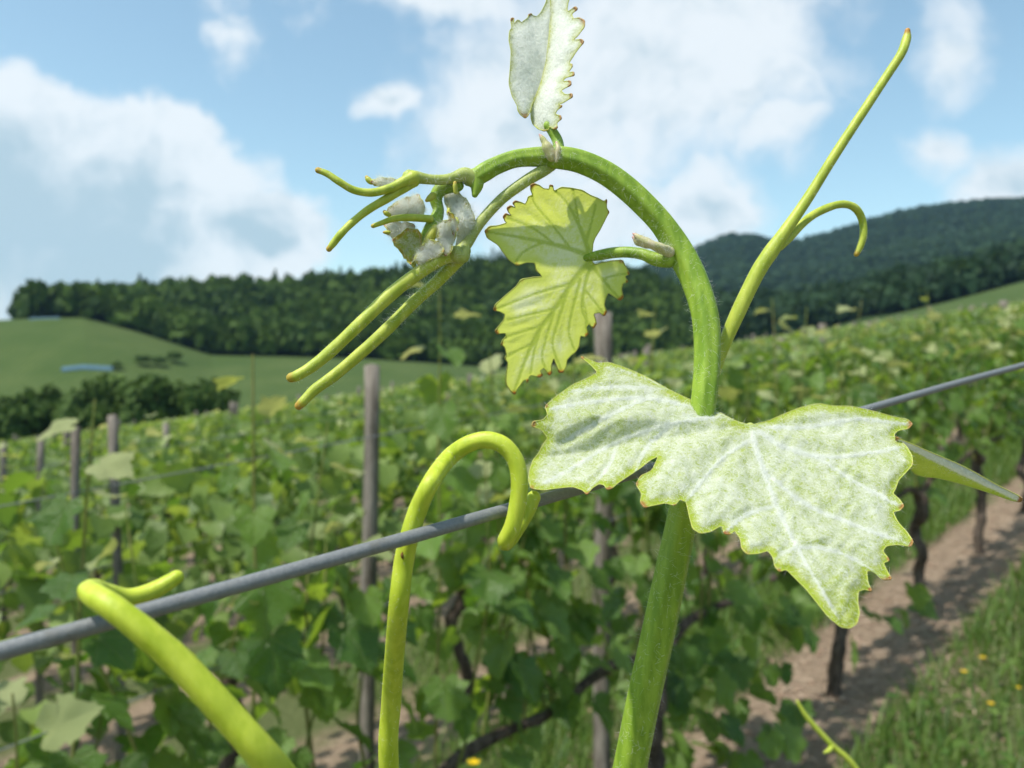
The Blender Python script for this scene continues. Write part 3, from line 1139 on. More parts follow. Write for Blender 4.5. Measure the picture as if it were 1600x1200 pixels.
rd = t.math('MULTIPLY', t.ramp(edg, 0, 7, 1, 0), t.ramp(t.math('ADD', tip, t.math('MULTIPLY', t.math('SUBTRACT', n2, .5), .9)), .35, .95))
gr = t.mix(rd, gr, (0.36, 0.12, 0.03))
tr = t.mix(t.ramp(vein, .15, .9, 0, .8), t.mix(haze_f, (0.80, 0.86, 0.16), (0.90, 0.92, 0.48)), (0.46, 0.56, 0.07))
tr = t.mix(rd, tr, (0.5, 0.16, 0.02))
nrm = bump(t, t.math('ADD', n1, t.math('MULTIPLY', n3, .4)), .00025, .6)
finish(t, leaf_shader(t, gr, tr, .60, .7, .15, nrm))
M_BACKLIT = m

m, t = new_mat('leaf_margin')
tc = t.n('ShaderNodeTexCoord').outputs['Object']
n1 = t.noise(tc, 160, 4, .6)
tp = t.ramp(t.math('ADD', t.attr('tip'), t.math('MULTIPLY', t.math('SUBTRACT', n1, .5), 1.6)), .35, .95)
c = t.mix(tp, t.mix(n1, (0.36, 0.42, 0.06), (0.46, 0.46, 0.14)), (0.30, 0.17, 0.05))
finish(t, principled(t, c, .5, .3))
M_MARGIN = m

# ------------------------------------------------------------------ foreground vine: builders
BASE = np.array([0.055, 0.30, 0.0])
BASE[2] = gz(BASE[0], BASE[1])
vine = empty('grape_vine', tuple(BASE))
tag(vine, 'young vine shoot with arching green stem, white woolly leaves and curling tendrils by the wire', 'grapevine')


def px_path(pts, per=8, dz=0.0):
    """(px,py,depth,half width px) -> world path and radii"""
    c = catmull(np.array(pts, float), per)
    c[:, 2] += dz
    w3 = np.array([P(a, b, d) for a, b, d, r in c])
    return w3, c[:, 3] * c[:, 2] / F


def add_tube(name, w3, rad, mat, parent=vine, seg=18, tip_len=None, tip_both=False, flute=0.0, nfl=5, bumps=0.0, seed=1):
    if bumps:
        k = np.arange(len(rad))
        rad = rad * (1 + bumps * np.sin(k * .55 + seed) * np.sin(k * .23 + 2 * seed))
    ver, fc, al, nor = tube_geo(w3, rad, seg, flute=flute, nfl=nfl)
    if tip_len:
        end = w3[-1]
        tip = np.clip(1 - np.linalg.norm(ver - end, axis=1) / tip_len, 0, 1)
    else:
        tip = np.zeros(len(ver))
    me = make_mesh(name, ver - BASE, fc, mat, True, {'tip': tip})
    o = add(name, me, parent)
    return o, (w3, rad)


def ribbons(roots, dirs, nrm, length, width, g, curl=.9):
    """thin curved hairs: root points, start directions; three segments each"""
    n = len(roots)
    L = length[:, None]
    side = np.cross(dirs, nrm + g.normal(scale=.5, size=(n, 3)))
    side /= np.linalg.norm(side, axis=1)[:, None] + 1e-12
    cur = roots.copy()
    d = dirs.copy()
    V = []
    for k in range(4):
        ww = width[:, None] * (1 - .28 * k)
        V.append(cur - side * ww / 2)
        V.append(cur + side * ww / 2)
        cur = cur + d * L / 3
        d = d + g.normal(scale=curl * .5, size=(n, 3))
        d /= np.linalg.norm(d, axis=1)[:, None]
    V = np.stack(V, 1)            # n,8,3
    base = np.arange(n)[:, None] * 8
    q = np.concatenate([base + np.array([[2 * k, 2 * k + 1, 2 * k + 3, 2 * k + 2]]) for k in range(3)])
    return V.reshape(-1, 3), q


def stem_hairs(name, tubes, per_cm, parent, g, lmin=.0006, lmax=.0024, wd=.000035, lie=.55):
    VV, QQ, off = [], [], 0
    for (w3, rad) in tubes:
        seg = np.linalg.norm(np.diff(w3, axis=0), axis=1)
        cum = np.concatenate([[0], np.cumsum(seg)])
        n = max(4, int(cum[-1] * 100 * per_cm))
        s = g.uniform(0, cum[-1], n)
        pos = np.stack([np.interp(s, cum, w3[:, k]) for k in range(3)], -1)
        rr = np.interp(s, cum, rad)
        tg = np.gradient(w3, axis=0)
        tan = np.stack([np.interp(s, cum, tg[:, k]) for k in range(3)], -1)
        tan /= np.linalg.norm(tan, axis=1)[:, None]
        nn = np.cross(tan, g.normal(size=(n, 3)))
        nn /= np.linalg.norm(nn, axis=1)[:, None]
        root = pos + nn * (rr * .98)[:, None]
        d = nn * (1 - lie) + tan * g.normal(scale=.6, size=n)[:, None] + np.cross(tan, nn) * g.normal(scale=.8, size=n)[:, None]
        d /= np.linalg.norm(d, axis=1)[:, None]
        # keep them from diving in
        V, q = ribbons(root, d, nn, g.uniform(lmin, lmax, n), np.full(n, wd), g, .8)
        VV.append(V)
        QQ.append(q + off)
        off += len(V)
    me = make_mesh(name, np.vstack(VV) - BASE, np.vstack(QQ), M_HAIR, True)
    return tag(add(name, me, parent), kind='stuff')


def resample(poly, step):
    out = []
    n = len(poly)
    for i in range(n):
        a, b = poly[i], poly[(i + 1) % n]
        k = max(1, int(round(np.linalg.norm(b - a) / step)))
        for j in range(k):
            out.append(a + (b - a) * j / k)
    return np.array(out)


def chaikin(poly, times=1):
    for _ in range(times):
        nx = np.roll(poly, -1, 0)
        poly = np.stack([poly * .86 + nx * .14, poly * .14 + nx * .86], 1).reshape(-1, 2)
    return poly


def seg_dist(p, a, b):
    ab = b - a
    t_ = np.clip(((p - a) @ ab) / (ab @ ab + 1e-12), 0, 1)
    return np.linalg.norm(p - (a + t_[:, None] * ab), axis=1)


def inside(p, poly):
    x, y = p[:, 0], p[:, 1]
    c = np.zeros(len(p), bool)
    n = len(poly)
    j = n - 1
    for i in range(n):
        xi, yi = poly[i]
        xj, yj = poly[j]
        cond = ((yi > y) != (yj > y)) & (x < (xj - xi) * (y - yi) / (yj - yi + 1e-12) + xi)
        c ^= cond
        j = i
    return c


def build_leaf(name, outline, depth, veins, mat, parent=vine, step=5.0, vein_w=5.0, bulge=.0008, groove=.0003, felt_fn=None, margin_r=.75, smooth=1, hairs=0, hair_len=(.0006, .0018), hair_w=.00004, hair_lift=.25, seed=3, wrinkle=.0):
    g = np.random.default_rng(seed)
    ol = chaikin(np.array(outline, float), smooth)
    ol = resample(ol, step * .6)
    lo, hi = ol.min(0), ol.max(0)
    xs = np.arange(lo[0], hi[0], step)
    ys = np.arange(lo[1], hi[1], step * .87)
    gp = np.array([(x + (step / 2 if j % 2 else 0), y) for j, y in enumerate(ys) for x in xs]) + g.uniform(-.25, .25, (len(xs) * len(ys), 2)) * step
    gp = gp[inside(gp, ol)]
    nol = len(ol)

    def edist(p):
        d = np.full(len(p), 1e9)
        for i in range(nol):
            d = np.minimum(d, seg_dist(p, ol[i], ol[(i + 1) % nol]))
        return d
    gp = gp[edist(gp) > step * .55]
    pts = np.vstack([ol, gp])
    edges = [(i, (i + 1) % nol) for i in range(nol)]
    r = delaunay_2d_cdt([Vector(p) for p in pts], edges, [], 1, 1e-4)
    v2 = np.array([tuple(v) for v in r[0]])
    tri = np.array([tuple(f) for f in r[2]])
    cen = v2[tri].mean(1)
    tri = tri[inside(cen, ol)]
    # vein field
    vd = np.full(len(v2), 1e9)
    vf = np.zeros(len(v2))
    for vn in veins:
        wv = vn[0]
        q = catmull(np.array(vn[1], float), 5)
        tot = len(q) - 1
        for i in range(tot):
            d = seg_dist(v2, q[i], q[i + 1])
            ww = max(2.2, vein_w * wv * (1 - .65 * i / tot))
            vf = np.maximum(vf, np.exp(-(d / ww) ** 2))
            vd = np.minimum(vd, d / max(wv, .45))
    ed = edist(v2)
    # protruding tooth tips of the outline
    k = 6
    avg = sum(np.roll(ol, s, 0) for s in range(-k, k + 1)) / (2 * k + 1)
    prot = ol - avg
    ctr_in = inside(ol + prot * 0.35, ol)
    tipv = np.linalg.norm(prot, axis=1) / (step * .6 * 1.6)
    tipv = np.clip(np.where(ctr_in, 0, tipv), 0, 1)
    near_i = np.array([np.argmin(((ol - p) ** 2).sum(1)) for p in v2])
    tip = tipv[near_i]
    d0 = np.array([depth(x, y) for x, y in v2])
    bg = bulge * (1 - np.exp(-(vd / 22.0) ** 2)) * (1 - np.exp(-(ed / 14.0) ** 2)) - groove * vf
    if wrinkle:
        ph = v2 / 9.0
        bg = bg + wrinkle * np.sin(ph[:, 0] * 1.3 + np.sin(ph[:, 1])) * np.sin(ph[:, 1] * 1.1 + 1.7 * np.sin(ph[:, 0] * .6)) * (1 - np.exp(-(ed / 10.0) ** 2))
    d = d0 - bg
    W = np.stack([(v2[:, 0] - 800) / F * d, d, (600 - v2[:, 1]) / F * d], -1)
    # face towards the camera
    fn = np.cross(W[tri[:, 1]] - W[tri[:, 0]], W[tri[:, 2]] - W[tri[:, 0]])
    flip = (fn * W[tri[:, 0]]).sum(1) > 0
    tri[flip] = tri[flip][:, ::-1]
    felt = np.ones(len(v2)) if felt_fn is None else np.array([felt_fn(x, y) for x, y in v2])
    me = make_mesh(name, W - BASE, tri, mat, True, {'vein': vf, 'edge': ed, 'tip': tip, 'felt': felt})
    o = add(name, me, parent)
    # rolled margin
    od = np.array([depth(x, y) for x, y in ol])
    op = np.array([P(x, y, dd) for (x, y), dd in zip(ol, od)])
    rad = margin_r * od / F * (1 + .9 * tipv)
    ver, fc, al, _ = tube_geo(op, rad, 7, cap=False, closed=True)
    mo = add('margin', make_mesh('margin', ver - BASE, fc, M_MARGIN, True, {'tip': np.repeat(tipv, 7)}), o)
    if hairs:
        fn = np.cross(W[tri[:, 1]] - W[tri[:, 0]], W[tri[:, 2]] - W[tri[:, 0]])
        ar = np.linalg.norm(fn, axis=1)
        fn = fn / (ar[:, None] + 1e-15)
        wgt = ar * (0.25 + felt[tri].mean(1)) * (0.15 + np.clip(ed[tri].mean(1) / 12, 0, 1)) * (1 + 1.0 * vf[tri].mean(1))
        f_i = g.choice(len(tri), hairs, p=wgt / wgt.sum())
        b = g.dirichlet((1, 1, 1), hairs)
        root = (W[tri[f_i]] * b[:, :, None]).sum(1)
        nn = fn[f_i]
        tg = np.cross(nn, g.normal(size=(hairs, 3)))
        tg /= np.linalg.norm(tg, axis=1)[:, None]
        dr = tg + nn * g.uniform(.02, hair_lift * 2, hairs)[:, None]
        dr /= np.linalg.norm(dr, axis=1)[:, None]
        V, q = ribbons(root + nn * .00004, dr, nn, g.uniform(*hair_len, hairs), np.full(hairs, hair_w), g, .7)
        # lay hairs back over the blade where they would dive through it
        rep = np.repeat(root, 8, 0)
        nr = np.repeat(nn, 8, 0)
        hgt = ((V - rep) * nr).sum(1)
        V = V + nr * np.clip(.00008 - hgt, 0, None)[:, None]
        ho = add('hair', make_mesh('hair', V - BASE, q, M_HAIR, True), o)
        tag(ho, kind='stuff')
    return o


# ------------------------------------------------------------------ stem
DS = .166
stem_px = [(905, 1560, .186, 27), (945, 1380, .180, 26), (984, 1200, .174, 25.5), (1004, 1100, .171, 25.5), (1026, 1000, .169, 25.5), (1047, 900, .168, 24.5), (1066, 810, .168, 23), (1084, 720, .168, 21), (1098, 640, .168, 19.5), (1105, 560, .167, 20.5), (1102, 495, .166, 21), (1085, 438, .166, 21.5),
           (1062, 393, .166, 22), (1036, 352, .166, 19.5), (1006, 319, .166, 19.5), (974, 290, .166, 19.5), (942, 268, .166, 19), (905, 252, .166, 18.5), (872, 246, .166, 18), (845, 245, .166, 16), (806, 248, .165, 14), (775, 259, .164, 14), (757, 269, .163, 14.5), (743, 278, .163, 13), (732, 282, .163, 9)]
stem_px = [(a_, b_, d_ + .010 * min(1, max(0, (640 - b_) / 250)), r_) for a_, b_, d_, r_ in stem_px]
w3, rad = px_path(stem_px, 8)
_, T_STEM = add_tube('stem', w3, rad, M_STEM, seg=48, flute=.05, nfl=6)
# the woody foot of the vine below the picture
foot = catmull([w3[0] + [0, 0, .01], w3[0] + [-.004, .02, -.10], np.array([0.03, .27, -.62]), np.array([.05, .30, -.80])], 8)
add_tube('cane', foot, np.linspace(rad[0], .0085, len(foot)), M_STEM2, seg=12)
tr_pts = catmull([np.array([.05, .30, -.80]), np.array([.065, .31, -1.0]), np.array([.05, .29, -1.2]), np.array([.055, .30, BASE[2] - .06])], 7)
add_tube('trunk', tr_pts, np.linspace(.02, .034, len(tr_pts)), M_BARK, seg=12, bumps=.1)

# side shoot carrying the two long paired tendrils
w3b, radb = px_path([(862, 258, .168, 9), (848, 267, .166, 9.5), (820, 284, .165, 9), (784, 311, .164, 8.5), (751, 347, .163, 8.5), (730, 380, .162, 9), (716, 397, .161, 11)], 8, .010)
_, T_PED = add_tube('side_shoot', w3b, radb, M_STEM2, seg=18)
w3c, radc = px_path([(718, 396, .161, 12), (690, 404, .160, 11), (645, 433, .159, 10.5), (607, 463, .158, 10.5), (560, 508, .156, 10), (520, 546, .155, 9.5), (490, 571, .154, 9), (466, 586, .153, 8.5), (455, 590, .153, 7.5)], 8, .010)
_, T_TA = add_tube('tendril', w3c, radc, M_TENDRIL2, seg=18, tip_len=.0022, bumps=.03)
w3d, radd = px_path([(716, 405, .163, 11), (682, 441, .163, 9.5), (645, 474, .162, 9.5), (602, 517, .161, 9.5), (560, 555, .160, 9.5), (522, 587, .159, 9), (493, 608, .158, 8.5), (473, 628, .157, 7.5), (467, 634, .157, 6.5)], 8, .010)
_, T_TB = add_tube('tendril', w3d, radd, M_TENDRIL2, seg=18, tip_len=.0024, bumps=.03)

# growing tip
w3e, rade = px_path([(742, 282, .163, 13), (726, 273, .162, 11.5), (708, 278, .161, 8.5), (690, 281, .160, 8), (668, 280, .159, 8), (650, 277, .158, 10), (640, 277, .158, 12)], 6, .010)
_, T_TIP = add_tube('shoot_tip', w3e, rade, M_STEM2, seg=16)
w3f, radf = px_path([(645, 278, .157, 11), (625, 287, .156, 8), (607, 295, .155, 7), (580, 301, .154, 6.3), (553, 297, .153, 6), (530, 284, .152, 5.6), (512, 272, .152, 5.2), (497, 266, .152, 4.8)], 8, .010)
_, T_TC = add_tube('tendril', w3f, radf, M_TENDRIL2, seg=16, tip_len=.0016, bumps=.03)
w3g, radg = px_path([(645, 282, .158, 11), (630, 294, .157, 8), (605, 310, .156, 7), (575, 328, .155, 6.2), (550, 348, .154, 6), (533, 365, .153, 5.8), (521, 380, .153, 5.6), (514, 389, .153, 4.6)], 8, .010)
_, T_TD = add_tube('tendril', w3g, radg, M_TENDRIL2, seg=16, tip_len=.0014, bumps=.04)
w3h, radh = px_path([(715, 290, .163, 10), (690, 295, .163, 11), (681, 310, .163, 10), (685, 330, .163, 9), (678, 350, .162, 12), (668, 372, .162, 12), (662, 392, .162, 8)], 6, .010)
add_tube('young_stalk', w3h, radh, M_STEM, seg=14)
w3i, radi = px_path([(672, 342, .160, 6), (640, 340, .159, 6), (615, 342, .158, 5), (597, 348, .157, 4.2), (583, 353, .157, 3.6)], 6, .010)
add_tube('tendril', w3i, radi, M_TENDRIL2, seg=12, tip_len=.0010)
w3j, radj = px_path([(744, 276, .163, 14), (745, 290, .1625, 10.5), (742, 304, .162, 5)], 6, .010)
add_tube('bud_scale', w3j, radj, M_STEM, seg=12)
w3j, radj = px_path([(712, 396, .160, 13), (722, 400, .160, 12), (728, 392, .160, 8)], 6, .010)
add_tube('node', w3j, radj, M_STEM2, seg=14)

# tendril on the right with its hooked branch
w3k, radk = px_path([(1118, 585, .172, 7), (1128, 548, .172, 9.5), (1151, 493, .172, 11.5), (1183, 427, .172, 11.5), (1205, 393, .172, 12), (1227, 361, .172, 9.5), (1262, 310, .173, 8.3), (1307, 238, .173, 7.6), (1353, 168, .174, 7), (1388, 115, .175, 6.8), (1408, 84, .175, 6.8), (1416, 62, .176, 7), (1418, 48, .176, 4.2)], 8, .004)
_, T_TE = add_tube('tendril', w3k, radk, M_TENDRIL2, seg=18, tip_len=.0022, bumps=.02)
w3l, radl = px_path([(1218, 384, .173, 8), (1232, 372, .174, 7.2), (1262, 342, .176, 6.5), (1290, 326, .178, 6.2), (1316, 319, .180, 6), (1336, 325, .181, 6), (1347, 343, .182, 6), (1349, 366, .182, 5.8), (1344, 385, .182, 5.2), (1338, 397, .182, 4.2)], 8, .004)
_, T_TF = add_tube('tendril', w3l, radl, M_TENDRIL2, seg=16, tip_len=.0016, bumps=.03)


# tendrils clutching the wire
def wd(px):
    return float(wire_px(px)[1])


WR = .0013
pa, pb = wd(640), wd(800)
mid = [(812, 1960, .192, 17), (690, 1720, .186, 17), (632, 1450, .176, 16), (608, 1200, .163, 15.5), (612, 1090, .158, 15.5), (622, 960, pa + .0052, 15.5), (631, 878, pa + .0040, 15.5), (642, 831, pa + .0034, 15), (654, 794, pa + .0030, 14.5), (674, 752, pa + .0026, 14), (700, 717, .1470, 13.5), (729, 695, .1465, 13.5), (759, 687, .1460, 13.5),
       (786, 695, .1455, 13.5), (805, 718, .1452, 13.5), (812, 750, .1450, 13.5), (809, 787, .1450, 13.5), (801, 822, .1450, 13.2), (791, 843, .1458, 13), (790, 848, .1478, 12.6), (797, 842, .1490, 12), (811, 822, .1493, 11.5), (824, 800, .1498, 11.2), (834, 777, .1502, 10.8)]
w3m, radm = px_path(mid, 8)
_, T_TG = add_tube('tendril', w3m, radm, M_TENDRIL, seg=24, flute=.025, nfl=5, bumps=.02)
# darker scar on it just under the wire
w3s, rads = px_path([(629, 862, pa + .0022, .5), (628, 868, pa + .0021, 2.6), (630, 874, pa + .0021, .6)], 5)
m, t = new_mat('brown_scar')
finish(t, principled(t, (0.16, 0.09, 0.02), .8))
add_tube('scar', w3s, rads, m, seg=8)
pc = wd(150)
lf = [(835, 1930, .192, 17), (690, 1620, .155, 24), (540, 1350, .118, 27), (432, 1205, .1035, 28), (352, 1112, pc - .0035, 27), (281, 1036, pc - .0040, 25.5), (226, 987, pc - .0046, 24), (178, 950, pc - .0046, 22.5), (149, 931, pc - .0030, 21), (139, 923, pc + .0000, 19), (148, 921, pc + .0030, 17.5), (172, 928, pc + .0056, 16.5), (202, 934, pc + .0075, 16), (235, 925, pc + .0092, 15.5), (262, 911, pc + .0104, 14.5), (276, 902, pc + .0108, 12.5)]
w3n, radn = px_path(lf, 8)
radn = radn * .88
_, T_TH = add_tube('tendril', w3n, radn, M_TENDRIL, seg=26, flute=.025, nfl=5, bumps=.02)

# ------------------------------------------------------------------ leaves
Z4 = lambda l: [(800 + x / 2.0, 540 + y / 2.0) for x, y in l]
big = Z4([(213, 34), (240, 44), (268, 55), (300, 52), (350, 68), (420, 98), (500, 143), (580, 180), (650, 210), (700, 236), (745, 249), (800, 236), (850, 214), (900, 194), (940, 184), (965, 182), (1000, 189), (1060, 190), (1130, 205), (1190, 222), (1235, 231), (1251, 245), (1238, 260), (1205, 266), (1192, 280),
          (1212, 296), (1235, 318), (1250, 345), (1252, 372), (1228, 400), (1208, 420), (1198, 448), (1190, 462), (1212, 482), (1224, 502), (1212, 515), (1190, 520), (1206, 552), (1236, 585), (1253, 612), (1246, 628), (1205, 622), (1170, 626), (1158, 642), (1172, 660), (1178, 672), (1160, 680), (1174, 708), (1186, 730), (1160, 732), (1125, 704), (1108, 704), (1112, 740), (1124, 768), (1100, 762), (1082, 768), (1080, 800), (1086, 835), (1078, 868), (1055, 884), (1028, 880), (990, 850), (950, 800), (920, 762), (890, 732), (858, 700), (835, 706), (822, 690), (815, 660), (800, 641), (770, 650), (735, 652), (718, 634), (714, 604), (696, 578), (682, 590), (664, 588), (655, 562), (620, 582), (588, 587), (565, 572), (556, 540), (545, 490), (525, 480), (508, 500), (480, 492), (440, 500), (414, 506), (402, 490), (405, 462), (388, 434), (402, 408), (438, 390), (458, 346), (432, 358), (400, 384), (368, 405), (330, 430), (312, 446), (298, 450), (288, 436), (272, 432), (250, 446), (234, 466), (222, 452), (190, 441), (140, 446), (100, 452), (60, 447), (52, 420), (56, 388), (66, 358), (84, 336), (98, 308), (112, 290), (92, 262), (62, 252), (66, 238), (98, 232), (112, 216), (104, 190), (130, 165), (190, 122), (240, 100), (268, 84), (248, 62)])
J = (1172, 664)


def d_big(x, y):
    s = math.hypot(x - J[0], y - J[1])
    d = .1655 - 1.35e-4 * (y - J[1])
    if x < J[0]:
        ph = math.degrees(math.atan2(y - J[1], J[0] - x))
        d += -2.4e-5 * (J[0] - x) + s * 1e-4 * float(np.interp(ph, [-60, -24, -14, -3, 9, 22, 45, 90], [.0, .06, .02, .0, .22, .07, .02, 0]))
    else:
        ph = math.degrees(math.atan2(y - J[1], x - J[0]))
        d += 1.2e-5 * (x - J[0]) + s * 1e-4 * float(np.interp(ph, [-40, -8, 4, 14, 36, 52, 66, 90], [.20, .10, .16, .02, .12, .10, .0, .0]))
    # the tip of the leaf bends down
    d += 2.6e-7 * max(0, y - 840) ** 2
    return d


veins_big = [(1.5, [J, (1186, 715), (1213, 790), (1246, 855), (1285, 925), (1312, 970)]),
             (1.2, [J, (1125, 652), (1050, 662), (965, 690), (900, 728), (850, 755)]),
             (1.0, [J, (1100, 640), (1010, 622), (920, 628), (860, 640)]),
             (.8, [J, (1085, 622), (1000, 588), (945, 572)]),
             (1.2, [J, (1225, 698), (1290, 714), (1370, 706), (1412, 697)]),
             (.9, [J, (1250, 668), (1340, 655), (1420, 663)]),
             (.8, [(1194, 735), (1255, 785), (1340, 822), (1420, 850)]),
             (.9, [(1176, 685), (1130, 715), (1085, 765), (1050, 815)]),
             (.6, [(1213, 790), (1165, 805), (1125, 840), (1105, 860)]),
             (.6, [(1246, 855), (1310, 862), (1385, 905)]),
             (.5, [(1246, 855), (1215, 870), (1200, 895)]),
             (.6, [(1285, 720), (1340, 755), (1405, 790)]),
             (.5, [(1050, 662), (1010, 700), (990, 745)]),
             (.5, [(965, 690), (950, 730), (920, 765)]),
             (.5, [(1010, 622), (960, 645), (880, 690)]), (.4, [(1050, 608), (960, 605), (880, 612)])]
leaf1 = build_leaf('leaf', big, d_big, veins_big, M_FELT, step=3.6, vein_w=2.8, bulge=.0013, groove=-.00030, hairs=26000, hair_len=(.0007, .0022), hair_w=.000028, hair_lift=.16, wrinkle=.00026, seed=5,
                   felt_fn=lambda x, y: 1.0 - .45 * max(0, min(1, (y - 880) / 90)))
leaf1['label'] = 'large pale leaf under a web of white wool'
# its right lobe, folded back so that the smooth underside shows
fold = Z4([(1196, 284), (1222, 296), (1260, 312), (1310, 334), (1400, 372), (1450, 398), (1520, 438), (1578, 466), (1594, 478), (1588, 488), (1560, 484), (1480, 456), (1400, 431), (1330, 414), (1290, 410), (1262, 404), (1240, 380), (1222, 340)])


def d_fold(x, y):
    tp = 540 + (284 + (x * 2 - 1600 - 1196) * .487) / 2
    return .1672 + 1.4e-5 * (x - 1400) + .00013 * max(0, y - tp)


build_leaf('folded_lobe', fold, d_fold, [(.8, [(1400, 690), (1480, 722), (1560, 760), (1594, 780)])], M_FELT, parent=leaf1, step=3.6, vein_w=3, bulge=.0002, hairs=900, hair_len=(.0004, .0012), hair_w=.00003, seed=6,
           felt_fn=lambda x, y: 2.3 - 2.5 * max(0, min(1, (y - (540 + (284 + (x * 2 - 1600 - 1196) * .487) / 2) - 5) / 9)))
# petiole of the big leaf, hidden behind it
w3p, radp = px_path([(1172, 668, .1668, 8), (1150, 700, .170, 8), (1115, 735, .1705, 9), (1086, 745, .169, 10)], 6)
add_tube('petiole', w3p, radp, M_STEM2, parent=leaf1, seg=12)

Z3 = lambda l: [(700 + x / 3.3333, 260 + y / 3.3333) for x, y in l]
yel = Z3([(752, 440), (756, 400), (766, 372), (792, 330), (815, 285), (832, 250), (838, 238), (826, 215), (826, 172), (812, 182), (780, 165), (742, 150), (700, 124), (640, 112), (590, 108), (552, 128), (545, 100), (530, 98), (526, 118), (498, 115), (475, 98), (450, 90), (432, 96), (430, 120), (440, 148), (418, 158), (412, 178), (402, 196), (378, 186), (350, 180), (338, 192), (352, 214), (325, 205), (308, 216), (314, 236), (330, 256), (300, 246), (288, 262), (296, 284), (305, 294), (262, 308), (215, 312), (192, 336), (204, 372), (262, 410), (285, 446), (318, 488), (360, 516), (410, 500), (452, 502), (458, 540), (480, 560), (488, 574), (440, 578), (382, 588), (352, 628), (295, 676), (248, 718), (238, 748), (270, 756), (296, 770), (290, 800), (262, 835), (246, 858), (258, 872), (298, 868), (302, 885), (284, 905), (278, 926), (296, 942), (304, 980), (296, 1000), (312, 1022), (302, 1085), (300, 1130), (326, 1170), (348, 1188), (358, 1162), (400, 1108), (412, 1126), (428, 1086), (478, 1098), (492, 1086), (480, 1064), (500, 1048), (526, 1088), (540, 1076), (538, 1036), (550, 998), (562, 1030), (578, 1072), (600, 1072), (616, 1042), (620, 1008), (640, 985), (664, 966), (682, 940), (690, 882), (714, 888), (730, 870), (720, 838), (732, 820), (758, 842), (772, 820), (768, 796), (758, 768), (788, 760), (814, 778), (826, 756), (814, 720), (820, 690), (834, 658), (866, 678), (896, 698), (912, 680), (904, 640), (910, 610), (936, 600), (922, 572), (944, 560), (930, 530), (908, 488), (860, 490), (805, 500), (765, 512), (748, 490)])
JY = (923, 401)


def d_yel(x, y):
    d = .1826 + 0.95e-4 * (y - JY[1]) + .40e-4 * (x - JY[0])
    d += .0016 * math.sin((x - 760) / 60.0) * math.sin((y - 300) / 75.0)
    d += 1.3e-7 * (y - 430) ** 2 * .6
    return d


def z3(*l):
    return [(700 + x / 3.3333, 260 + y / 3.3333) for x, y in l]


veins_y = [(1.2, z3((745, 470), (640, 430), (500, 395), (350, 365), (205, 340))),
           (1.1, z3((745, 470), (715, 390), (680, 300), (620, 190), (560, 130))),
           (1.4, z3((745, 490), (660, 590), (560, 740), (450, 900), (345, 1170))),
           (.9, z3((740, 520), (710, 640), (700, 750), (740, 830))),
           (.9, z3((750, 510), (790, 570), (850, 640), (895, 690))),
           (.7, z3((720, 390), (745, 300), (770, 200))), (.6, z3((640, 430), (540, 300), (450, 190), (440, 110))), (.6, z3((560, 410), (440, 320), (310, 270))), (.6, z3((680, 300), (670, 220), (650, 120))),
           (.6, z3((500, 395), (400, 440), (350, 500))), (.7, z3((640, 610), (500, 650), (380, 690), (250, 745))), (.6, z3((560, 740), (430, 770), (310, 800))), (.6, z3((490, 830), (390, 860), (300, 890))), (.5, z3((430, 930), (360, 960), (310, 990))),
           (.7, z3((690, 590), (650, 740), (630, 860), (660, 960))), (.7, z3((620, 660), (570, 820), (545, 930), (590, 1060))), (.6, z3((560, 740), (510, 900), (490, 1000), (525, 1080))), (.5, z3((490, 830), (450, 960), (430, 1080))),
           (.5, z3((712, 640), (760, 700), (815, 770))), (.5, z3((800, 590), (860, 570), (930, 560))), (.4, z3((705, 700), (720, 780), (720, 870)))]
leaf2 = build_leaf('leaf', yel, d_yel, veins_y, M_BACKLIT, step=3.0, vein_w=4.4, bulge=.0006, groove=-.0002, hairs=900, hair_len=(.0004, .0012), hair_w=.00002, seed=8, margin_r=.7)
leaf2['label'] = 'yellow-green translucent leaf with branching veins'
w3q, radq = px_path([(917, 403, .1822, 6), (935, 399, .1810, 8), (958, 395, .1795, 8.6), (980, 394, .1780, 8.6), (1003, 397, .1765, 9), (1025, 405, .1755, 11), (1045, 405, .1752, 14)], 7)
_, T_PET = add_tube('petiole', w3q, radq, M_STEM, parent=leaf2, seg=16)

Z2 = lambda l: [(720 + x / 4.0, y / 4.0) for x, y in l]
top_l = Z2([(575, 560), (520, 560), (480, 600), (445, 650), (432, 700), (420, 722), (402, 738), (372, 716), (356, 690), (352, 660), (320, 600), (300, 520), (309, 420), (314, 320), (300, 250), (304, 195), (318, 175), (312, 118), (330, 112), (334, 150), (352, 126), (366, 128), (378, 142), (418, 112), (424, 92), (440, 86), (452, 98), (476, 104), (502, 76), (530, 20), (545, -40), (575, -110), (600, -130), (610, -40), (600, 120), (590, 300)])
top_r = Z2([(560, -120), (640, -135), (700, -90), (686, -30), (672, 10), (664, 55), (668, 74), (716, 44), (728, 56), (692, 88), (704, 118), (738, 112), (772, 130), (772, 168), (732, 222), (702, 250), (754, 248), (768, 262), (722, 322), (674, 396), (694, 402), (696, 416), (672, 452), (704, 452), (708, 470), (654, 486), (634, 508), (684, 508), (688, 530), (624, 566), (652, 592), (694, 588), (696, 606), (640, 642), (606, 654), (634, 662), (600, 690), (590, 714), (622, 724), (628, 742), (600, 768), (602, 800), (580, 806), (555, 790), (548, 812), (522, 818), (484, 806), (452, 776), (440, 740), (438, 690), (462, 620), (500, 520), (535, 380), (555, 200), (560, 60)])


def mid_x(y):       # the midrib, in photo pixels
    return float(np.interp(y, [-40, 0, 25, 95, 150, 200], [862, 863.5, 863, 854, 840, 832]))


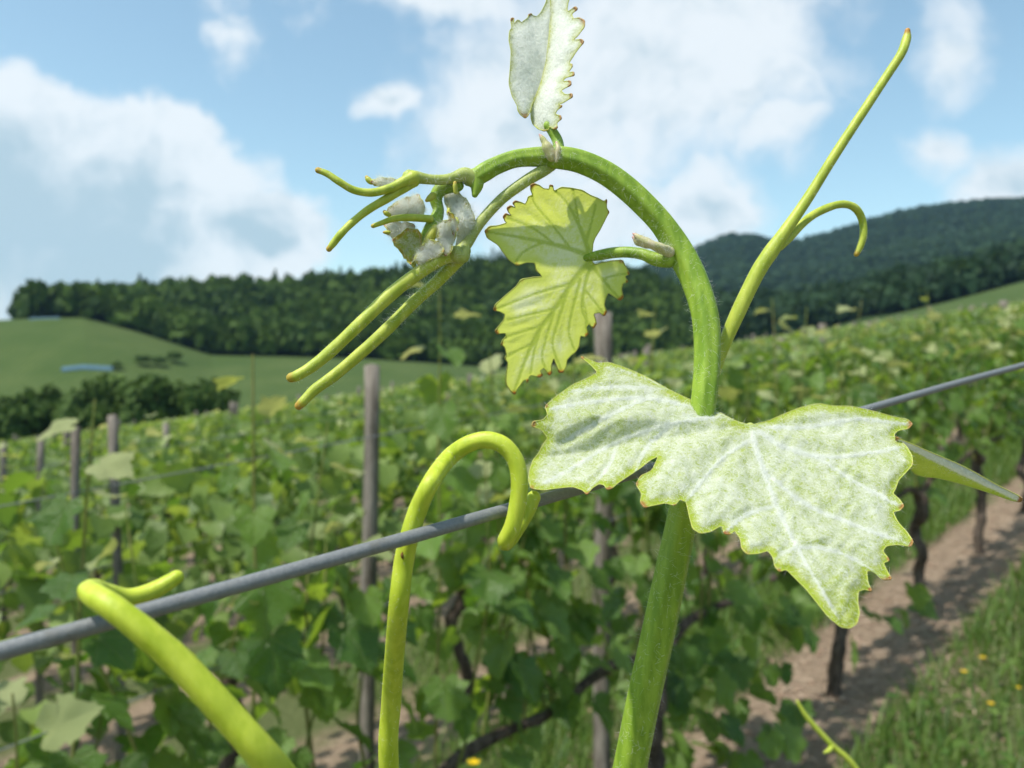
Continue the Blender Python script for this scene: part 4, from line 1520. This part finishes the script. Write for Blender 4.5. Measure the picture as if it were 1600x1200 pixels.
def d_tl(x, y):
    return .1800 - .75e-4 * abs(x - mid_x(y)) + .00025 * math.sin(y / 17.0) + .00003 * (y - 100) * .3 + 5e-7 * max(0, mid_x(y) - x - 30) ** 2 - .62e-4 * (y - 195)


def d_tr(x, y):
    k = x - mid_x(y)
    return .1795 - 1.75e-4 * max(k, 0) + 1.2e-4 * max(-k, 0) * .2 + .0003 * math.sin(y / 14.0) + .00001 * (y - 100) + 7e-7 * max(0, k - 18) ** 2 + .00003 * max(0, y - 150) - .62e-4 * (y - 195)


leaf3 = build_leaf('leaf', top_l, d_tl, [(.8, [(838, 150), (820, 100), (800, 60)]), (.8, [(850, 110), (838, 70), (828, 28)])], M_FELT_WHITE, step=3.8, vein_w=3, bulge=.0007, hairs=6500, hair_len=(.0004, .0014), hair_w=.000032, hair_lift=.35, seed=10, margin_r=.6, wrinkle=.00012)
leaf3['label'] = 'white woolly leaf folded along its midrib, pointing up'
build_leaf('folded_half', top_r, d_tr, [(.8, [(848, 140), (868, 110), (890, 95)]), (.8, [(858, 80), (880, 50), (905, 35)])], M_FELT_WHITE, parent=leaf3, step=3.6, vein_w=3, bulge=.0007, hairs=7000, hair_len=(.0004, .0014), hair_w=.000032, hair_lift=.35, seed=11, margin_r=.8, wrinkle=.00012)
w3r, radr = px_path([(856, 196, .1685, 7), (864, 207, .1684, 8), (871, 220, .168, 8.5), (874, 238, .167, 9)], 6, .010)
_, T_PET3 = add_tube('petiole', w3r, radr, M_STEM, parent=leaf3, seg=14)

# bud scales at the nodes
M_BUD = stem_mat('pinkish_bud', (0.36, 0.38, 0.12), (0.50, 0.44, 0.28), (0.46, 0.26, 0.26), .8)
T_BUDS = []
for pts_, dz_ in (([(862, 244, .163, 8), (856, 232, .1628, 8.5), (851, 222, .1628, 6), (846, 214, .1629, 3.4), (843, 210, .163, 1.2)], .010), ([(869, 252, .1625, 2), (872, 240, .1622, 4.5), (872, 230, .1622, 4.2), (869, 222, .163, 1.4)], .010),
                  ([(1046, 394, .1640, 8), (1034, 389, .1626, 8), (1020, 383, .1622, 7.5), (1008, 379, .1622, 8.5), (997, 375, .1624, 8), (990, 371, .1626, 3)], .0095), ([(1044, 388, .1630, 4), (1026, 385, .1612, 5.5), (1006, 377, .1610, 5.5), (994, 368, .1614, 3.5), (989, 365, .1618, 1.2)], .0095)):
    w3t, radt = px_path(pts_, 6, dz_)
    _, tb = add_tube('bud_scale', w3t, radt, M_BUD, seg=12, tip_len=.0016, bumps=.10)
    T_BUDS.append(tb)


# small unopened leaves of the growing tip: crumpled and thick with wool
def cup(x0, y0, base, k, sd_=0.0):
    def f(x, y):
        r_ = math.hypot(x - x0, y - y0)
        an = math.atan2(y - y0, x - x0)
        return base + .010 - k * 1e-4 * r_ + .00075 * math.sin(an * 5 + sd_) * r_ / 22.0 + .00030 * math.sin(x / 4.0 + sd_) * math.cos(y / 4.6)
    return f


M_TIP_GREEN = felt_mat('young_green_leaflet', (0.26, 0.32, 0.03), (0.40, 0.42, 0.07), (0.62, 0.64, 0.48), -.12, .1, (0.46, 0.36, 0.06), (0.58, 0.16, 0.15), (0.5, 0.55, 0.06), .4, 1800)
M_FELT_TIP = felt_mat('downy_leaflet', (0.36, 0.41, 0.07), (0.52, 0.46, 0.26), (0.86, 0.85, 0.76), .26, .1, (0.46, 0.44, 0.08), (0.56, 0.20, 0.16), (0.6, 0.62, 0.25), .3, 1900)
LFT = [([(604, 330), (607, 324), (614, 318), (624, 314), (640, 308), (655, 304), (661, 312), (664, 326), (660, 338), (648, 343), (630, 340), (612, 340), (603, 336)], cup(640, 325, .1615, -.6, 1), M_FELT_PINK, 4200),
       ([(601, 350), (612, 346), (632, 347), (648, 350), (648, 362), (636, 372), (624, 378), (616, 376), (610, 368), (604, 366), (606, 360)], cup(628, 360, .1610, -.5, 2), M_FELT_PINK, 2600),
       ([(614, 374), (624, 366), (636, 356), (650, 358), (660, 370), (660, 388), (652, 402), (645, 408), (640, 414), (637, 406), (632, 404), (629, 397), (623, 394), (621, 387), (616, 383)], cup(640, 382, .1602, .7, 3), M_TIP_GREEN, 500),
       ([(646, 408), (652, 392), (660, 380), (672, 374), (688, 378), (694, 390), (684, 402), (668, 408), (654, 414)], cup(670, 392, .1596, .9, 4), M_FELT_TIP, 2600),
       ([(693, 303), (703, 298), (709, 291), (715, 290), (718, 299), (726, 309), (735, 322), (741, 338), (743, 352), (737, 364), (739, 374), (730, 388), (723, 398), (713, 400), (711, 385), (714, 368), (706, 352), (702, 336), (696, 320)], cup(722, 345, .1600, -1.0, 5), M_FELT_TIP, 6000),
       ([(684, 356), (692, 345), (704, 344), (711, 352), (712, 368), (708, 384), (704, 398), (694, 400), (690, 386), (682, 374)], cup(697, 372, .1590, .8, 6), M_FELT_TIP, 3600),
       ([(700, 330), (708, 334), (714, 346), (716, 360), (710, 368), (704, 356), (700, 344)], cup(708, 348, .1584, .8, 7), M_TIP_GREEN, 300),
       ([(578, 284), (586, 279), (600, 277), (616, 279), (626, 284), (620, 291), (604, 293), (588, 291)], cup(605, 285, .1595, .5, 8), M_FELT_PINK, 900)]
for k, (ol, fn, mt, hn) in enumerate(LFT):
    jag = chaikin(np.array(ol, float), 1)
    jag = jag + np.random.default_rng(50 + k).normal(scale=.9, size=jag.shape)
    build_leaf('leaflet', jag, fn, [], mt, step=2.2, bulge=.0002, hairs=hn, hair_len=(.0006, .0022), hair_w=.000036, hair_lift=1.1, seed=20 + k, margin_r=.55, smooth=1)
M_KNOB = stem_mat('yellow_green_bud', (0.33, 0.37, 0.04), (0.46, 0.46, 0.08), (0.42, 0.18, 0.04), .3)
for pts_ in ([(664, 384, .1593, 5), (672, 370, .1590, 8), (680, 356, .1592, 6)], [(701, 327, .1582, 2.4), (701, 333, .1581, 3.4), (704, 339, .1584, 2)], [(713, 341, .1582, 2), (715, 346, .1581, 3), (713, 352, .1584, 2)],
             [(608, 336, .1605, 3.5), (603, 333, .1602, 4), (601, 331, .1602, 3)], [(608, 363, .1605, 2.5), (602, 363, .1605, 3), (600, 363, .1605, 2)], [(712, 300, .1590, 3.5), (711, 291, .1588, 3.6), (711, 286, .1588, 3)], [(590, 284, .1590, 4), (580, 284, .1588, 4.5), (575, 280, .1588, 4.5), (573, 277, .1588, 3)], [(676, 306, .1605, 6), (670, 311, .1600, 5), (667, 313, .1600, 3)], [(649, 417, .161, 3), (646, 411, .161, 4.6), (652, 402, .161, 5)]):
    w3t, radt = px_path(pts_, 5, .010)
    add_tube('bud', w3t, radt, M_KNOB, seg=10, tip_len=.0008)

g = np.random.default_rng(99)
sel = (T_STEM[0][16:], T_STEM[1][16:])
stem_hairs('hair', [sel, T_PED, T_PET, T_TIP], 170, vine, g, lmin=.0006, lmax=.0024, wd=.000034, lie=.66)
stem_hairs('hair', [T_TE, T_TF, T_TA, T_TB, T_PET3, T_TG, (T_TC[0], T_TC[1])], 60, vine, g, lmin=.0003, lmax=.0012, wd=.000026, lie=.5)
stem_hairs('hair', [(w3d[:24], radd[:24]), (w3c[:16], radc[:16]), (w3j, radj), (w3h, radh)] + T_BUDS, 220, vine, g, lmin=.0007, lmax=.0024, wd=.00003, lie=.6)

# ------------------------------------------------------------------ leaning stalk lower right
w3u, radu = px_path([(1246, 1096, .50, 2.2), (1262, 1122, .50, 4), (1300, 1164, .50, 4.4), (1340, 1204, .50, 4.6), (1420, 1330, .50, 5)], 6)
gx, gy = .30, .52
tail = catmull([w3u[-1], np.array([.285, .50, -.6]), np.array([.30, .51, -1.0]), np.array([gx, gy, gz(gx, gy) - .03])], 6)
allp = np.vstack([w3u, tail[1:]])
allr = np.concatenate([radu, np.linspace(radu[-1], .0025, len(tail) - 1)])
ver, fc, al, _ = tube_geo(allp - np.array([gx, gy, gz(gx, gy)]), allr, 10)
st_root = empty('weed_stalk', (gx, gy, gz(gx, gy)))
tag(st_root, 'thin yellow-green stalk leaning over the bare soil below the big leaf', 'stalk')
add('stalk', make_mesh('stalk', ver, fc, M_TENDRIL2, True, {'tip': np.zeros(len(ver))}), st_root)
w3u, radu = px_path([(1300, 1164, .50, 3), (1296, 1172, .497, 4), (1288, 1176, .494, 1.5)], 5)
ver, fc, al, _ = tube_geo(w3u - np.array([gx, gy, gz(gx, gy)]), radu, 8)
add('bud', make_mesh('bud', ver, fc, M_TENDRIL2, True, {'tip': np.zeros(len(ver))}), st_root)

# ------------------------------------------------------------------ grass, litter, flowers
m, t = new_mat('grass')
isl = t.n('ShaderNodeNewGeometry').outputs['Random Per Island']
c = t.mix(isl, (0.05, 0.12, 0.02), (0.15, 0.23, 0.05))
finish(t, leaf_shader(t, c, t.mix(isl, (0.10, 0.22, 0.02), (0.28, 0.36, 0.06)), .4, .5, .3))
M_GRASS = m
m, t = new_mat('dry_litter')
isl = t.n('ShaderNodeNewGeometry').outputs['Random Per Island']
finish(t, principled(t, t.mix(isl, (0.22, 0.155, 0.11), (0.42, 0.33, 0.245)), .9, .1))
M_LITTER = m


def blades(n, s0, s1, o0, o1, h0, h1, seed, dens):
    g = np.random.default_rng(seed)
    s = s0 + (s1 - s0) * g.uniform(0, 1, n) ** 1.4
    o = g.uniform(o0, o1, n)
    cl = np.sin(s * 2.1 + seed) * np.cos(o * 5 + s * .7) + .5 * np.sin(s * 5.3 + o * 9)
    keep = g.uniform(0, 1, n) < np.clip(dens + .4 * cl, .03, 1)
    s, o = s[keep], o[keep]
    n = len(s)
    x = ROW0[0] + RD[0] * s + RN[0] * o
    y = ROW0[1] + RD[1] * s + RN[1] * o
    z = ground_z(x, y)
    base = np.stack([x, y, z - .005], -1)
    a = g.uniform(0, 6.28, n)
    lean = g.uniform(.1, .8, n)
    h = g.uniform(h0, h1, n) * g.uniform(.5, 1, n)
    dirv = np.stack([np.cos(a) * lean, np.sin(a) * lean, np.ones(n)], -1)
    side = np.stack([-np.sin(a), np.cos(a), np.zeros(n)], -1)
    wv = g.uniform(.0022, .0050, n)[:, None]
    mid = base + dirv * (h * .5)[:, None]
    tip = base + dirv * (h * .85)[:, None] + np.stack([np.cos(a), np.sin(a), np.zeros(n)], -1) * (lean * h * .35)[:, None]
    V = np.stack([base - side * wv, base + side * wv, mid + side * wv * .8, mid - side * wv * .8, tip], 1).reshape(-1, 3)
    b = np.arange(n)[:, None] * 5
    return V, b + np.array([[0, 1, 2, 3]]), b + np.array([[3, 2, 4]])


VV, Q, T3, off = [], [], [], 0
for args in ((26000, -2.6, 7.5, .26, .98, .06, .21, 1, .75), (24000, -2.5, 9, -1.1, -.32, .07, .24, 2, .75), (9000, -2.4, -1.0, -.45, .2, .06, .22, 3, .4), (12000, -1, 14, -2.4, -1.6, .06, .2, 5, .45)):
    V, q, tr_ = blades(*args)
    VV.append(V)
    Q.append(q + off)
    T3.append(tr_ + off)
    off += len(V)
tag(add('grass', make_mesh('grass', np.vstack(VV), [np.vstack(Q), np.vstack(T3)], M_GRASS, True)), 'green grass growing between the vine rows', kind='stuff')

# broad weed leaves low in the grass
g = np.random.default_rng(61)
VV, FF = [], []
for k in range(900):
    s = g.uniform(-2.4, 6)
    o = g.choice([g.uniform(.3, .95), g.uniform(-.2, .3), g.uniform(-1, -.35)], p=[.68, .02, .30])
    x, y = ROW0 + RD * s + RN * o
    A = np.array(leaf_matrix(Vector((x, y, gz(x, y) + g.uniform(.01, .12))), g.uniform(0, 6.3), g.uniform(.02, .05), g.normal(scale=.3), g.uniform(-.7, .5)))
    VV.append(SLV * [.7, 1, 1] @ A[:3, :3].T + A[:3, 3])
    FF.append(SLF + k * len(SLV))
tag(add('weeds', make_mesh('weeds', np.vstack(VV), np.vstack(FF), M_GRASS, True)), 'low broad-leaved weeds among the grass', kind='stuff')

g = np.random.default_rng(62)
n = 9000
s = -2.6 + 11 * g.uniform(0, 1, n) ** 1.5
o = g.normal(0, .38, n)
x = ROW0[0] + RD[0] * s + RN[0] * o
y = ROW0[1] + RD[1] * s + RN[1] * o
z = ground_z(x, y)
a = g.uniform(0, 6.28, n)
L = g.uniform(.006, .030, n)
Wd = g.uniform(.0015, .005, n)
d = np.stack([np.cos(a), np.sin(a), g.normal(scale=.18, size=n)], -1)
sd_ = np.stack([-np.sin(a), np.cos(a), g.normal(scale=.3, size=n)], -1)
c0 = np.stack([x, y, z + g.uniform(.001, .012, n)], -1)
up = np.array([0, 0, 1.0]) * (Wd * .6)[:, None]
V = np.stack([c0 - d * L[:, None] - sd_ * Wd[:, None], c0 + d * L[:, None] - sd_ * Wd[:, None] * .7, c0 + d * L[:, None] + sd_ * Wd[:, None] * .7, c0 - d * L[:, None] + sd_ * Wd[:, None], c0 + up - d * (L * .5)[:, None], c0 + up + d * (L * .5)[:, None]], 1).reshape(-1, 3)
b = np.arange(n)[:, None] * 6
q = np.vstack([b + np.array([[0, 1, 5, 4]]), b + np.array([[2, 3, 4, 5]])])
tt = np.vstack([b + np.array([[1, 2, 5]]), b + np.array([[3, 0, 4]])])
tag(add('dry_litter', make_mesh('dry_litter', V, [q, tt], M_LITTER, False)), 'dry brown straw and chips scattered over the soil under the vines', kind='stuff')

# clods of earth
g = np.random.default_rng(63)
VV, FF = [], []
ico = np.array([(0, 0, 1), (.89, 0, .45), (.28, .85, .45), (-.72, .53, .45), (-.72, -.53, .45), (.28, -.85, .45), (.72, .53, -.45), (-.28, .85, -.45), (-.89, 0, -.45), (-.28, -.85, -.45), (.72, -.53, -.45), (0, 0, -1)])
icf = np.array([(0, 1, 2), (0, 2, 3), (0, 3, 4), (0, 4, 5), (0, 5, 1), (1, 6, 2), (2, 7, 3), (3, 8, 4), (4, 9, 5), (5, 10, 1), (6, 7, 2), (7, 8, 3), (8, 9, 4), (9, 10, 5), (10, 6, 1), (11, 7, 6), (11, 8, 7), (11, 9, 8), (11, 10, 9), (11, 6, 10)])
for k in range(1600):
    s = -2.6 + 10 * g.uniform() ** 1.5
    x, y = ROW0 + RD * s + RN * g.normal(0, .35)
    r_ = g.uniform(.006, .026) * g.uniform(.4, 1)
    VV.append(ico * (1 + g.normal(scale=.18, size=ico.shape)) * r_ * [1, 1, .6] + [x, y, gz(x, y)])
    FF.append(icf + k * 12)
m, t = new_mat('clod')
tc = t.n('ShaderNodeTexCoord').outputs['Object']
finish(t, principled(t, t.mix(t.noise(tc, 50, 5, .7), (0.13, 0.085, 0.06), (0.33, 0.24, 0.17)), .95, .1, bump(t, t.noise(tc, 220, 4), .004)))
tag(add('soil_clods', make_mesh('soil_clods', np.vstack(VV), np.vstack(FF), m, False)), 'crumbs and clods of brown earth under the vines', kind='stuff')

m, t = new_mat('yellow_petal')
finish(t, leaf_shader(t, (0.75, 0.50, 0.01), (0.8, 0.55, 0.02), .3, .5, .3))
M_PETAL = m


def flower(pxf, pyf, off_c, size, label):
    y = row_y(pxf, C1 + off_c)
    x = (pxf - 800) / F * y
    zt = (600 - pyf) / F * y
    zg = gz(x, y)
    root = empty('yellow_flower', (x, y, zg))
    tag(root, label, 'flower', 'yellow flowers in the grass')
    h = max(.05, zt - zg)
    pts = catmull([np.array([.02, .01, -.01]), np.array([.008, 0, h * .5]), np.array([0, 0, h])], 5)
    ver, fc, al, _ = tube_geo(pts, np.linspace(.0014, .0010, len(pts)), 6)
    add('stalk', make_mesh('stalk', ver, fc, M_GRASS), root)
    for k in range(6):
        a = k * math.pi / 3
        V = np.array([(0, 0, 0), (.35, .5, .15), (.25, .95, .30), (0, 1.08, .33), (-.25, .95, .30), (-.35, .5, .15)]) * size
        ca, sa = math.cos(a), math.sin(a)
        V = np.stack([V[:, 0] * ca - V[:, 1] * sa, V[:, 0] * sa + V[:, 1] * ca, V[:, 2] + h], -1)
        add('petal', make_mesh('petal', V, [np.array([[0, 1, 2, 3]]), np.array([[0, 3, 4, 5]])], M_PETAL, True), root)


for (a, b_, oc) in ((1535, 1028, .55), (1506, 1050, .52), (1548, 1100, .60), (1590, 1190, .6), (740, 1193, .25), (1424, 950, .0)):
    flower(a, b_, oc, .012, 'small yellow flower on a thin stalk in the grass')

# ------------------------------------------------------------------ the hazy air
zs = []
hz = bpy.data.meshes.new('haze')
bx = 2620.0
z0, z1 = -60.0, 420.0
V = [(-bx, -bx, z0), (bx, -bx, z0), (bx, bx, z0), (-bx, bx, z0), (-bx, -bx, z1), (bx, -bx, z1), (bx, bx, z1), (-bx, bx, z1)]
hz.from_pydata(V, [], [(3, 2, 1, 0), (4, 5, 6, 7), (0, 1, 5, 4), (1, 2, 6, 5), (2, 3, 7, 6), (3, 0, 4, 7)])
m, t = new_mat('haze')
vol = t.n('ShaderNodeVolumePrincipled', ins={'Color': (0.42, 0.70, 1.0, 1), 'Density': 0.00009, 'Anisotropy': 0.2})
t.n('ShaderNodeOutputMaterial', ins={'Volume': vol.outputs[0]})
hz.materials.append(m)
ho = add('haze', hz)
tag(ho, 'thin bluish haze in the air over the valley', kind='stuff')
gv = bpy.data.objects['ground'].data
co = np.zeros(len(gv.vertices) * 3, dtype=np.float32)
gv.vertices.foreach_get('co', co)
print('GROUND Z', co[2::3].min(), co[2::3].max(), 'objects', len(bpy.data.objects))
